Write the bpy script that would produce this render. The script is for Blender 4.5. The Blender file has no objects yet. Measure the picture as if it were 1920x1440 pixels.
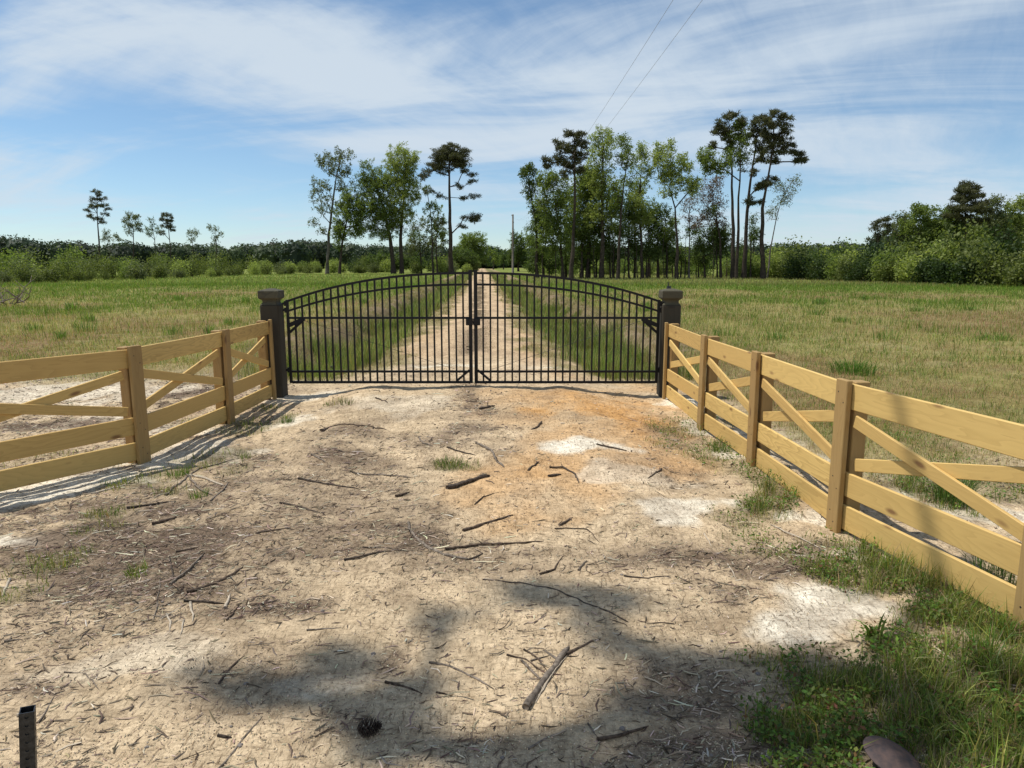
import bpy, bmesh, math, random
import numpy as np
from mathutils import Vector, Matrix
R = math.radians
sc = bpy.context.scene
random.seed(7)
rng = np.random.default_rng(11)

# ------------------------------------------------------------------ camera
F = 1331.0                       # focal length in pixels of a 1920 px wide picture
CAM_H = 1.60
PITCH = R(9.51)
cam_d = bpy.data.cameras.new("camera")
cam_d.sensor_fit = 'HORIZONTAL'
cam_d.sensor_width = 36.0
cam_d.lens = 36.0 * F / 1920.0
cam_d.clip_start = 0.05
cam_d.clip_end = 9000.0
cam = bpy.data.objects.new("camera", cam_d)
sc.collection.objects.link(cam)
cam.location = (0, 0, CAM_H)
cam.rotation_euler = (R(90) - PITCH, 0, 0)
sc.camera = cam
sc.view_settings.view_transform = 'Standard'
sc.view_settings.look = 'None'
sc.view_settings.exposure = -0.06
sc.view_settings.gamma = 1.0

# direction towards the sun: from the front left, high
SUN = Vector((-0.46, 0.12, 1.0)).normalized()
SUN_EL = math.asin(SUN.z)
SUN_AZ = math.atan2(SUN.x, SUN.y)          # clockwise from +Y

# ------------------------------------------------------------------ world
w = bpy.data.worlds.new("World")
sc.world = w
w.use_nodes = True
nt = w.node_tree
nt.nodes.clear()


def N(tree, kind, **kw):
    n = tree.nodes.new(kind)
    for k, v in kw.items():
        if k == 'inp':
            for a, b in v.items():
                n.inputs[a].default_value = b
        else:
            setattr(n, k, v)
    return n


def M_(tree, op, a, b=None, c=None, clamp=False):
    n = tree.nodes.new('ShaderNodeMath')
    n.operation = op
    n.use_clamp = clamp
    for i, v in enumerate((a, b, c)):
        if v is None:
            continue
        if isinstance(v, (int, float)):
            n.inputs[i].default_value = v
        else:
            tree.links.new(v, n.inputs[i])
    return n.outputs[0]


sky = N(nt, 'ShaderNodeTexSky', sky_type='NISHITA', sun_disc=False)
sky.sun_elevation = SUN_EL
sky.sun_rotation = SUN_AZ
sky.altitude = 0
sky.air_density = 1.0
sky.dust_density = 0.0
sky.ozone_density = 1.6
bg_sky = N(nt, 'ShaderNodeBackground', inp={'Strength': 0.118})
tint_ = N(nt, 'ShaderNodeMix', data_type='RGBA', blend_type='MULTIPLY')
tint_.inputs[0].default_value = 1.0
tint_.inputs[7].default_value = (.86, .96, .98, 1)
nt.links.new(sky.outputs[0], tint_.inputs[6])
nt.links.new(tint_.outputs[2], bg_sky.inputs[0])
low_ = N(nt, 'ShaderNodeMix', data_type='RGBA', blend_type='MULTIPLY')
low_.inputs[7].default_value = (.86, .93, 1.16, 1)
nt.links.new(tint_.outputs[2], low_.inputs[6])
nt.links.new(low_.outputs[2], bg_sky.inputs[0])
tc = N(nt, 'ShaderNodeTexCoord')
sp = N(nt, 'ShaderNodeSeparateXYZ')
nt.links.new(tc.outputs['Generated'], sp.inputs[0])
az = M_(nt, 'ARCTAN2', sp.outputs[0], sp.outputs[1])
el = M_(nt, 'ARCSINE', sp.outputs[2])
nt.links.new(M_(nt, 'EXPONENT', M_(nt, 'MULTIPLY', M_(nt, 'ABSOLUTE', el), -7.0)), low_.inputs[0])
den = M_(nt, 'ADD', M_(nt, 'MAXIMUM', sp.outputs[2], 0.0), 0.16)
px = M_(nt, 'DIVIDE', sp.outputs[0], den)
py = M_(nt, 'DIVIDE', sp.outputs[1], den)


def rot_plane(ang, sx, sy, off=0.0):
    c, s = math.cos(ang), math.sin(ang)
    a = M_(nt, 'ADD', M_(nt, 'MULTIPLY', px, c * sx), M_(nt, 'MULTIPLY', py, s * sx))
    b = M_(nt, 'ADD', M_(nt, 'MULTIPLY', px, -s * sy), M_(nt, 'MULTIPLY', py, c * sy))
    cb = N(nt, 'ShaderNodeCombineXYZ', inp={2: off})
    nt.links.new(a, cb.inputs[0])
    nt.links.new(b, cb.inputs[1])
    return cb.outputs[0]


def cloud_noise(vec, scale, detail, rough, dist):
    n = N(nt, 'ShaderNodeTexNoise', inp={'Scale': scale, 'Detail': detail, 'Roughness': rough, 'Distortion': dist})
    nt.links.new(vec, n.inputs['Vector'])
    return n.outputs['Fac']


def az_el(u, v):
    dx, cy = (u - 960) / F, (720 - v) / F
    y = math.cos(PITCH) + cy * math.sin(PITCH)
    z = -math.sin(PITCH) + cy * math.cos(PITCH)
    l = math.sqrt(dx * dx + y * y + z * z)
    return math.atan2(dx, y), math.asin(z / l)


# soft bank positions as directions of the sky: (u, v, ru, rv, weight, tilt)
banks = [(120, 110, 260, 60, .62, .12), (560, 130, 420, 95, .66, -.22), (330, 20, 500, 40, .2, 0), (1000, 190, 400, 110, .40, -.12),
         (1100, 60, 450, 90, .30, .0), (1620, 75, 430, 38, .44, .16), (700, 250, 260, 40, .12, -.1), (1450, 270, 520, 200, .34, 0),
         (420, 325, 110, 14, .20, -.15), (480, 378, 130, 11, .16, -.05), (150, 400, 420, 45, .14, 0),
         (1250, 20, 260, 70, .22, 0), (1900, 300, 300, 260, .22, 0),
         (250, 235, 300, 50, -.34, -.03), (600, 330, 200, 60, -.15, 0), (1400, 40, 90, 24, -.25, 0.1), (930, 400, 120, 90, -.22, 0), (110, 30, 130, 18, -.18, 0)]
tot = None
wob = M_(nt, 'MULTIPLY', M_(nt, 'SUBTRACT', cloud_noise(rot_plane(.5, 1, 1, 3.0), 1.3, 4, .55, .3), .5), .22)
wob2 = M_(nt, 'MULTIPLY', M_(nt, 'SUBTRACT', cloud_noise(rot_plane(.1, 1, 1, 9.0), 1.1, 4, .55, .3), .5), .12)
azw = M_(nt, 'ADD', az, wob)
elw = M_(nt, 'ADD', el, wob2)
for (u, v, ru, rv, wt, tl) in banks:
    a0, e0 = az_el(u, v)
    ra = ru / F
    re = rv / F
    da = M_(nt, 'SUBTRACT', azw, a0)
    de = M_(nt, 'SUBTRACT', elw, e0)
    c, s = math.cos(tl), math.sin(tl)
    a = M_(nt, 'ADD', M_(nt, 'MULTIPLY', da, c / ra), M_(nt, 'MULTIPLY', de, s / ra))
    b = M_(nt, 'ADD', M_(nt, 'MULTIPLY', da, -s / re), M_(nt, 'MULTIPLY', de, c / re))
    q = M_(nt, 'ADD', M_(nt, 'MULTIPLY', a, a), M_(nt, 'MULTIPLY', b, b))
    g = M_(nt, 'MULTIPLY', M_(nt, 'EXPONENT', M_(nt, 'MULTIPLY', q, -1.0)), wt)
    tot = g if tot is None else M_(nt, 'ADD', tot, g)
n1 = cloud_noise(rot_plane(R(-16), 0.55, 1.35, 0.0), 1.05, 10, .58, .8)
n2 = cloud_noise(rot_plane(R(58), 0.8, 3.2, 5.0), 2.6, 9, .66, .6)
nn = M_(nt, 'ADD', M_(nt, 'MULTIPLY', n1, .87), M_(nt, 'MULTIPLY', n2, .13))
nn = M_(nt, 'SUBTRACT', nn, .5)
behind = M_(nt, 'MULTIPLY', M_(nt, 'MAXIMUM', M_(nt, 'SUBTRACT', .35, sp.outputs[1]), 0.0), .45)
dens = M_(nt, 'ADD', M_(nt, 'ADD', M_(nt, 'ADD', M_(nt, 'MULTIPLY', tot, .64), behind), .13), M_(nt, 'MULTIPLY', nn, 3.3))
mr = N(nt, 'ShaderNodeMapRange', interpolation_type='SMOOTHSTEP', inp={'From Min': -.05, 'From Max': .95, 'To Min': 0.0, 'To Max': .93})
nt.links.new(dens, mr.inputs[0])
bg_cl = N(nt, 'ShaderNodeBackground', inp={'Color': (.63, .72, .81, 1), 'Strength': 1.06})
mx = N(nt, 'ShaderNodeMixShader')
nt.links.new(mr.outputs[0], mx.inputs[0])
nt.links.new(bg_sky.outputs[0], mx.inputs[1])
nt.links.new(bg_cl.outputs[0], mx.inputs[2])
wo = N(nt, 'ShaderNodeOutputWorld')
nt.links.new(mx.outputs[0], wo.inputs[0])

sun_d = bpy.data.lights.new("sun", 'SUN')
sun_d.energy = 5.0
sun_d.angle = R(0.53)
sun_d.color = (1.0, 0.965, 0.89)
sun = bpy.data.objects.new("sun", sun_d)
sc.collection.objects.link(sun)
sun.rotation_euler = SUN.to_track_quat('Z', 'Y').to_euler()
sun.location = (-20, 5, 40)

# ------------------------------------------------------------------ geometry of the view: pixel -> place
def ray(u, v):
    dx, cy = (u - 960) / F, (720 - v) / F
    return dx, math.cos(PITCH) + cy * math.sin(PITCH), -math.sin(PITCH) + cy * math.cos(PITCH)


def at(u, v, Y):
    dx, wy, wz = ray(u, v)
    t = Y / wy
    return Vector((dx * t, Y, CAM_H + wz * t))


def gp(u, v):
    dx, wy, wz = ray(u, v)
    t = -CAM_H / wz
    return (dx * t, wy * t)


# ------------------------------------------------------------------ numpy noise
def vnoise(x, y, seed=0):
    xi = np.floor(x).astype(np.int64)
    yi = np.floor(y).astype(np.int64)
    fx = x - xi
    fy = y - yi
    fx = fx * fx * (3 - 2 * fx)
    fy = fy * fy * (3 - 2 * fy)

    def h(a, b):
        k = (a * 374761393 + b * 668265263 + seed * 2147483647 + 1013) & 0xffffffff
        k = ((k ^ (k >> 13)) * 1274126177) & 0xffffffff
        k = (k ^ (k >> 16)) & 0xffff
        return k / 65535.0
    a = h(xi, yi)
    b = h(xi + 1, yi)
    c = h(xi, yi + 1)
    d = h(xi + 1, yi + 1)
    return (a * (1 - fx) + b * fx) * (1 - fy) + (c * (1 - fx) + d * fx) * fy


def fbm(x, y, scale, octs=4, seed=0, rough=.5):
    s = np.zeros_like(x, dtype=float)
    a, t = 1.0, 0.0
    k = 1.0 / scale
    for i in range(octs):
        s += a * vnoise(x * k + 17.3 * i, y * k - 9.1 * i, seed + i)
        t += a
        a *= rough
        k *= 2.03
    return s / t


def sstep(a, b, x):
    t = np.clip((x - a) / (b - a), 0, 1)
    return t * t * (3 - 2 * t)


def road_s(x, y):
    return x - (-0.15 - 0.041 * y)


def height(x, y):
    x = np.asarray(x, float)
    y = np.asarray(y, float)
    s = np.abs(road_s(x, y))
    crown = 0.125 * sstep(3.0, 8.3, y) * (1 - sstep(1.0, 2.1, s))
    dm = sstep(9.6, 12.5, y) * (1 - sstep(120, 180, y))
    ditch = -0.24 * dm * sstep(1.5, 2.3, s) * (1 - sstep(2.7, 3.3, s))
    bank = 0.16 * dm * sstep(2.9, 3.5, s) * (1 - sstep(3.7, 4.6, s))
    near = 1 - sstep(14, 40, y)
    rough = near * (0.050 * (fbm(x, y, .45, 4, 3) - .5) + 0.026 * (fbm(x, y, .10, 3, 8) - .5))
    for off in (-.78, .78):        # worn wheel tracks
        rough -= .018 * np.exp(-((road_s(x, y) - off + .25 * (fbm(x * 0, y, 2.5, 2, 41) - .5)) / .16) ** 2) * sstep(1, 2, y)
    rough += near * 0.04 * sstep(2.7, 3.4, s) * (fbm(x, y, .35, 4, 5) - .5) * 2.0
    und = sstep(12, 60, y) * 0.25 * (fbm(x, y, 18, 3, 21) - .5) * sstep(4, 12, s)
    out = crown + ditch + bank + rough + und
    # spoil heaped along the foot of the right-hand fence and sand hump beyond it
    out += 0.05 * np.exp(-((x - 1.95) / .28) ** 2) * sstep(2.2, 3.4, y) * (1 - sstep(8, 9, y)) * fbm(x, y, .5, 3, 31)
    return out


def hz(x, y):
    return float(height(np.array([x]), np.array([y]))[0])


# ------------------------------------------------------------------ object helpers
def link(o):
    sc.collection.objects.link(o)
    return o


def tag(o, label=None, cat=None, group=None, kind=None):
    if label:
        o['label'] = label
    if cat:
        o['category'] = cat
    if group:
        o['group'] = group
    if kind:
        o['kind'] = kind
    return o


def empty(name, loc, rz=0):
    o = bpy.data.objects.new(name, None)
    o.empty_display_size = .2
    o.location = loc
    o.rotation_euler = (0, 0, rz)
    return link(o)


def npmesh(name, V, faces, mat=None, parent=None, col=None, smooth=False, loc=None, link_it=True):
    """V (n,3); faces: list of (m,k) int arrays; col (n,3) per-vertex colour"""
    me = bpy.data.meshes.new(name)
    V = np.asarray(V, np.float32)
    me.vertices.add(len(V))
    me.vertices.foreach_set('co', V.ravel())
    faces = [np.asarray(f, np.int32) for f in faces if len(f)]
    idx = np.concatenate([f.ravel() for f in faces])
    tot = np.concatenate([np.full(len(f), f.shape[1], np.int32) for f in faces])
    start = np.concatenate([[0], np.cumsum(tot)[:-1]]).astype(np.int32)
    me.loops.add(len(idx))
    me.loops.foreach_set('vertex_index', idx)
    me.polygons.add(len(tot))
    me.polygons.foreach_set('loop_start', start)
    me.polygons.foreach_set('loop_total', tot)
    me.polygons.foreach_set('use_smooth', np.full(len(tot), bool(smooth)))
    if col is not None:
        ca = me.color_attributes.new('Col', 'FLOAT_COLOR', 'POINT')
        c4 = np.ones((len(V), 4), np.float32)
        c4[:, :3] = col
        ca.data.foreach_set('color', c4.ravel())
    me.update(calc_edges=True)
    me.validate()
    if mat:
        me.materials.append(mat)
    o = bpy.data.objects.new(name, me)
    if loc is not None:
        o.location = loc
    if parent:
        o.parent = parent
    if link_it:
        link(o)
    return o


class MB:
    """collects boxes, tubes and lathes into one mesh"""
    def __init__(self):
        self.v, self.f3, self.f4 = [], [], []
        self.n = 0

    def add(self, V, F):
        V = np.asarray(V, float)
        for f in F:
            (self.f4 if len(f) == 4 else self.f3).append([i + self.n for i in f])
        self.v.append(V)
        self.n += len(V)

    def box(self, c, s, rot=None, bev=0.0):
        """a box with chamfered edges"""
        hx, hy, hz_ = s[0] / 2, s[1] / 2, s[2] / 2
        b = min(bev, hx * .45, hy * .45, hz_ * .45)
        if b <= 0:
            P = [(x, y, z) for z in (-hz_, hz_) for (x, y) in ((-hx, -hy), (hx, -hy), (hx, hy), (-hx, hy))]
            Fs = [(3, 2, 1, 0), (4, 5, 6, 7), (0, 1, 5, 4), (1, 2, 6, 5), (2, 3, 7, 6), (3, 0, 4, 7)]
        else:
            bm = bmesh.new()
            bmesh.ops.create_cube(bm, size=1)
            bmesh.ops.scale(bm, vec=(2 * hx, 2 * hy, 2 * hz_), verts=bm.verts)
            bmesh.ops.bevel(bm, geom=list(bm.edges), offset=b, segments=1, affect='EDGES')
            bm.verts.index_update()
            P = [tuple(v.co) for v in bm.verts]
            Fs = []
            for f in bm.faces:
                ids = [v.index for v in f.verts]
                if len(ids) <= 4:
                    Fs.append(ids)
                else:
                    for k in range(1, len(ids) - 1):
                        Fs.append([ids[0], ids[k], ids[k + 1]])
            bm.free()
        P = [Vector(p) for p in P]
        if rot is not None:
            P = [rot @ p for p in P]
        self.add([(p.x + c[0], p.y + c[1], p.z + c[2]) for p in P], Fs)

    def beam(self, a, b, wd, ht, up=(0, 1, 0), bev=0.0):
        """box from a to b; wd is its size along `up`, ht across"""
        a, b = Vector(a), Vector(b)
        x = (b - a).normalized()
        y = Vector(up)
        y = (y - x * y.dot(x)).normalized()
        z = x.cross(y)
        rot = Matrix((x, y, z)).transposed()
        m = (a + b) / 2
        self.box(m, ((b - a).length, wd, ht), rot, bev)

    def tube(self, pts, rad, sides=6, cap=True):
        pts = [Vector(p) for p in pts]
        n = len(pts)
        if not hasattr(rad, '__len__'):
            rad = [rad] * n
        rings = []
        up = Vector((0.13, 0.31, 0.94))
        for i, p in enumerate(pts):
            d = (pts[min(i + 1, n - 1)] - pts[max(i - 1, 0)])
            d = d.normalized() if d.length > 1e-9 else Vector((0, 0, 1))
            if abs(d.dot(up)) > .95:
                up2 = Vector((1, 0.1, 0))
            else:
                up2 = up
            a = d.cross(up2).normalized()
            b = d.cross(a)
            for k in range(sides):
                t = 2 * math.pi * k / sides
                q = p + (a * math.cos(t) + b * math.sin(t)) * rad[i]
                rings.append((q.x, q.y, q.z))
        Fs = []
        for i in range(n - 1):
            for k in range(sides):
                k2 = (k + 1) % sides
                Fs.append((i * sides + k, i * sides + k2, (i + 1) * sides + k2, (i + 1) * sides + k))
        if cap:
            for base in (0, (n - 1) * sides):
                for k in range(1, sides - 1):
                    Fs.append((base, base + k, base + k + 1))
        self.add(rings, Fs)

    def build(self, name, mat=None, parent=None, smooth=False, loc=None):
        V = np.concatenate(self.v)
        fs = []
        if self.f4:
            fs.append(np.array(self.f4))
        if self.f3:
            fs.append(np.array(self.f3))
        return npmesh(name, V, fs, mat, parent, smooth=smooth, loc=loc)


# ------------------------------------------------------------------ materials
def mat_new(name):
    m = bpy.data.materials.new(name)
    m.use_nodes = True
    t = m.node_tree
    t.nodes.clear()
    out = t.nodes.new('ShaderNodeOutputMaterial')
    return m, t, out


def mixc(t, fac, a, b, blend='MIX'):
    n = t.nodes.new('ShaderNodeMix')
    n.data_type = 'RGBA'
    n.blend_type = blend
    n.clamp_factor = True
    for sock, v in ((n.inputs[0], fac), (n.inputs[6], a), (n.inputs[7], b)):
        if isinstance(v, (int, float)):
            sock.default_value = v
        elif isinstance(v, tuple):
            sock.default_value = (v[0], v[1], v[2], 1)
        else:
            t.links.new(v, sock)
    return n.outputs[2]


def noise(t, vec, scale, detail=4, rough=.55, dist=0.0, col=False):
    n = N(t, 'ShaderNodeTexNoise', inp={'Scale': scale, 'Detail': detail, 'Roughness': rough, 'Distortion': dist})
    if vec is not None:
        t.links.new(vec, n.inputs['Vector'])
    return n.outputs['Color' if col else 'Fac']


def ramp(t, val, a, b, lo=0.0, hi=1.0):
    n = N(t, 'ShaderNodeMapRange', inp={'From Min': a, 'From Max': b, 'To Min': lo, 'To Max': hi})
    t.links.new(val, n.inputs[0])
    return n.outputs[0]


def mapping(t, vec, scale=(1, 1, 1), loc=None):
    n = N(t, 'ShaderNodeMapping', inp={'Scale': scale})
    t.links.new(vec, n.inputs['Vector'])
    if loc is not None:
        t.links.new(loc, n.inputs['Location'])
    return n.outputs[0]


def princ(t, out, col, rough=.8, metal=0.0, spec=.3, bump=None, bstr=.3, bdist=.01):
    p = t.nodes.new('ShaderNodeBsdfPrincipled')
    for sock, v in ((p.inputs['Base Color'], col), (p.inputs['Roughness'], rough)):
        if isinstance(v, (int, float)):
            sock.default_value = v
        elif isinstance(v, tuple):
            sock.default_value = (v[0], v[1], v[2], 1)
        else:
            t.links.new(v, sock)
    p.inputs['Metallic'].default_value = metal
    p.inputs['Specular IOR Level'].default_value = spec
    if bump is not None:
        b = N(t, 'ShaderNodeBump', inp={'Strength': bstr, 'Distance': bdist})
        t.links.new(bump, b.inputs['Height'])
        t.links.new(b.outputs[0], p.inputs['Normal'])
    t.links.new(p.outputs[0], out.inputs[0])
    return p


def wood_mat(name, c1, c2, knot, axis_scale=(1.2, 9, 9), rough=.62):
    m, t, out = mat_new(name)
    tcn = t.nodes.new('ShaderNodeTexCoord')
    oi = t.nodes.new('ShaderNodeObjectInfo')
    rv = t.nodes.new('ShaderNodeCombineXYZ')
    k = M_(t, 'MULTIPLY', oi.outputs['Random'], 37.0)
    for i in range(3):
        t.links.new(k, rv.inputs[i])
    v = mapping(t, tcn.outputs['Object'], axis_scale, rv.outputs[0])
    warp = noise(t, v, .9, 3, .5)
    # growth rings: bands of the distance from a wandering pith line
    band = M_(t, 'FRACT', M_(t, 'MULTIPLY', M_(t, 'ADD', warp, M_(t, 'MULTIPLY', noise(t, v, .35, 2, .5), 1.6)), 11.0))
    band = M_(t, 'POWER', band, 2.0)
    fine = noise(t, mapping(t, tcn.outputs['Object'], (4, 160, 160), rv.outputs[0]), 1.0, 5, .6)
    big = noise(t, mapping(t, tcn.outputs['Object'], (.8, 3, 3), rv.outputs[0]), 1.0, 3, .5)
    fac = M_(t, 'ADD', M_(t, 'MULTIPLY', band, .55), M_(t, 'MULTIPLY', fine, .45))
    c = mixc(t, ramp(t, fac, .15, .9), c1, c2)
    c = mixc(t, ramp(t, big, .3, .7, 0, .35), c, (c2[0] * .75, c2[1] * .78, c2[2] * .8))
    c = mixc(t, ramp(t, M_(t, 'FRACT', M_(t, 'MULTIPLY', oi.outputs['Random'], 7.3)), 0, 1, 0, .55), c, (min(1, c1[0] * 1.08), min(1, c1[1] * 1.12), min(1, c1[2] * 1.10)))
    c = mixc(t, ramp(t, oi.outputs['Random'], 0, 1, 0, .6), c, (c1[0] * .72, c1[1] * .66, c1[2] * .62))
    vo = N(t, 'ShaderNodeTexVoronoi', inp={'Scale': 1.0, 'Randomness': 1.0})
    t.links.new(mapping(t, tcn.outputs['Object'], (2.6, 7.5, 7.5), rv.outputs[0]), vo.inputs['Vector'])
    kd = ramp(t, vo.outputs['Distance'], .06, .15, 1, 0)
    c = mixc(t, M_(t, 'MULTIPLY', kd, .8), c, knot)
    princ(t, out, c, rough, spec=.25, bump=fac, bstr=.18, bdist=.003)
    return m


def plain_mat(name, c, var=.25, scale=30, rough=.8, metal=0, spec=.3, bstr=.3, c2=None):
    m, t, out = mat_new(name)
    tcn = t.nodes.new('ShaderNodeTexCoord')
    n = noise(t, tcn.outputs['Object'], scale, 5, .6)
    c2 = c2 or tuple(x * (1 - var * 1.6) for x in c)
    col = mixc(t, ramp(t, n, .3, .7), c, c2)
    princ(t, out, col, rough, metal, spec, bump=n, bstr=bstr, bdist=.004)
    return m


def leaf_mat(name, c1, c2, trans=.35, attr=False, rough=.6):
    m, t, out = mat_new(name)
    if attr:
        a = N(t, 'ShaderNodeAttribute', attribute_name='Col')
        col = a.outputs['Color']
    else:
        g = t.nodes.new('ShaderNodeNewGeometry')
        n = noise(t, g.outputs['Position'], .9, 3, .6)
        rnd = g.outputs['Random Per Island']
        f = M_(t, 'ADD', M_(t, 'MULTIPLY', n, .6), M_(t, 'MULTIPLY', rnd, .55))
        col = mixc(t, ramp(t, f, .25, .9), c1, c2)
    p = t.nodes.new('ShaderNodeBsdfPrincipled')
    t.links.new(col, p.inputs['Base Color'])
    p.inputs['Roughness'].default_value = rough
    p.inputs['Specular IOR Level'].default_value = .25
    tr = t.nodes.new('ShaderNodeBsdfTranslucent')
    t.links.new(mixc(t, 1.0, col, (1.25, 1.3, .7), 'MULTIPLY'), tr.inputs[0])
    mxs = t.nodes.new('ShaderNodeMixShader')
    mxs.inputs[0].default_value = trans
    t.links.new(p.outputs[0], mxs.inputs[1])
    t.links.new(tr.outputs[0], mxs.inputs[2])
    t.links.new(mxs.outputs[0], out.inputs[0])
    return m


MAT = {}
MAT['pine'] = wood_mat('new pine boards', (.71, .485, .175), (.40, .245, .08), (.17, .075, .035))
MAT['pine_post'] = wood_mat('browner pine posts', (.42, .275, .11), (.27, .16, .062), (.11, .05, .025))
MAT['treated'] = wood_mat('grey green treated timber', (.058, .050, .036), (.026, .023, .017), (.03, .025, .02), (3, 3, .6), .8)
MAT['black'] = plain_mat('black powder coated aluminium', (.008, .008, .009), .2, 60, .5, 0, .3, .05)
MAT['steel'] = plain_mat('dark perforated steel', (.055, .058, .062), .4, 90, .45, .6, .5, .1)
MAT['disc'] = plain_mat('rusty dark disc steel', (.115, .075, .062), .5, 28, .8, .1, .3, .5, (.035, .032, .036))
MAT['bark'] = plain_mat('tree bark', (.085, .066, .052), .4, 3.0, .95, 0, .1, .6)
MAT['bark_pale'] = plain_mat('pale bark', (.19, .165, .14), .4, 3.0, .95, 0, .1, .6)
MAT['stick_brown'] = plain_mat('dead brown stick', (.16, .115, .085), .55, 45, .9, 0, .1, .6)
MAT['stick_grey'] = plain_mat('weathered grey stick', (.29, .235, .185), .5, 45, .9, 0, .1, .6)
MAT['stick_pale'] = plain_mat('bare pale splinter', (.56, .47, .36), .3, 45, .85, 0, .1, .5)
MAT['stick_dark'] = plain_mat('dark stick', (.135, .104, .082), .5, 40, .95, 0, .1, .7)
MAT['pole'] = plain_mat('weathered utility pole', (.21, .18, .15), .3, 4, .9, 0, .1, .3)
MAT['cone'] = plain_mat('pine cone scales', (.055, .035, .025), .4, 60, .85)
MAT['stone'] = plain_mat('stone', (.26, .22, .19), .3, 30, .9)

# ------------------------------------------------------------------ where each kind of ground lies
def spots(x, y, lst, seed=0, soft=.5, wob=.35):
    """union of ragged patches; lst of (u, v, ru, rv, weight) measured on the photo and laid on the ground"""
    out = np.zeros_like(x)
    nz = fbm(x, y, .55, 4, 70 + seed) - .5
    nz2 = fbm(x, y, .12, 3, 90 + seed) - .5
    wx = fbm(x, y, .7, 4, 170 + seed) - .5
    wy = fbm(x, y, .7, 4, 180 + seed) - .5
    for (u, v, ru, rv, wt) in lst:
        cx, cy = gp(u, v)
        _, y0 = gp(u, v + rv)
        _, y1 = gp(u, v - rv)
        xr, _ = gp(u + ru, v)
        rx = max(abs(xr - cx), .03)
        ry = max((y1 - y0) / 2, .03)
        wr = min(rx, ry)
        d = np.sqrt(((x - cx + wx * (2.2 * wr + .35)) / rx) ** 2 + ((y - cy + wy * (2.2 * wr + .25)) / ry) ** 2)
        d = d + (nz * 2.2 + nz2 * 1.2) * wob
        out = np.maximum(out, wt * (1 - sstep(1 - soft, 1 + soft * .6, d)))
    return out


ORANGE = [(1150, 785, 130, 46, .95), (1090, 760, 170, 16, .6), (1060, 840, 120, 30, .5), (1000, 800, 90, 30, .35), (1090, 885, 170, 50, .6), (960, 930, 110, 45, .55), (1020, 860, 90, 50, .45), (1200, 840, 80, 40, .5), (1180, 725, 90, 14, .5),
          (1010, 660, 40, 30, .3), (1010, 905, 60, 22, .75)]
WHITE = [(1110, 850, 70, 13, 1), (1280, 955, 110, 26, .9), (1200, 900, 90, 18, .45), (1560, 1160, 165, 42, 1), (1490, 975, 55, 18, .9), (1880, 1170, 60, 22, 1),
         (330, 855, 150, 28, .9), (120, 905, 160, 32, .95), (60, 1015, 130, 16, .9), (600, 745, 70, 12, .6),
         (1400, 860, 60, 18, .8), (1300, 800, 40, 14, .8), (1250, 755, 40, 10, .9), (1560, 980, 70, 20, .8), (1620, 1040, 60, 16, .5),
         (170, 735, 200, 30, .6), (300, 800, 200, 20, .7), (60, 700, 120, 16, .5), (1700, 900, 150, 28, .7), (1800, 960, 140, 40, .6), (1480, 820, 90, 18, .4),
         (230, 1240, 180, 40, .30), (640, 1290, 120, 30, .3), (480, 850, 60, 14, .6), (700, 780, 150, 18, .35)]
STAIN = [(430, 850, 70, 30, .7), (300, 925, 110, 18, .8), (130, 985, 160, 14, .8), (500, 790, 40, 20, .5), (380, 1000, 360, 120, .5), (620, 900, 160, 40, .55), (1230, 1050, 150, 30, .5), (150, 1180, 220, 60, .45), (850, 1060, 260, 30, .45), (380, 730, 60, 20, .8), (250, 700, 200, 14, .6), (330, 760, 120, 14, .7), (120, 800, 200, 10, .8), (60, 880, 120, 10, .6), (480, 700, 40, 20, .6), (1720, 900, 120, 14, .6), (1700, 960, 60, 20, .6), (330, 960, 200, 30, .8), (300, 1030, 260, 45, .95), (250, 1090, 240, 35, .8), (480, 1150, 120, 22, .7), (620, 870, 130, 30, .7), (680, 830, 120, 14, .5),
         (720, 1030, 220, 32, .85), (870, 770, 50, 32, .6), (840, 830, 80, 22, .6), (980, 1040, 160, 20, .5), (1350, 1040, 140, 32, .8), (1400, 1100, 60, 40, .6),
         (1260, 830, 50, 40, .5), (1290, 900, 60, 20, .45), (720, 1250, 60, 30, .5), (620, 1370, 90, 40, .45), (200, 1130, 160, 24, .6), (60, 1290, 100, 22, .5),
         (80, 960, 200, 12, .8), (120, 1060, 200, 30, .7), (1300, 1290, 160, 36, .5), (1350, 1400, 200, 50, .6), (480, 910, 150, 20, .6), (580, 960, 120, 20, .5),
         (900, 1380, 160, 30, .25), (1480, 1030, 80, 30, .6)]
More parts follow.
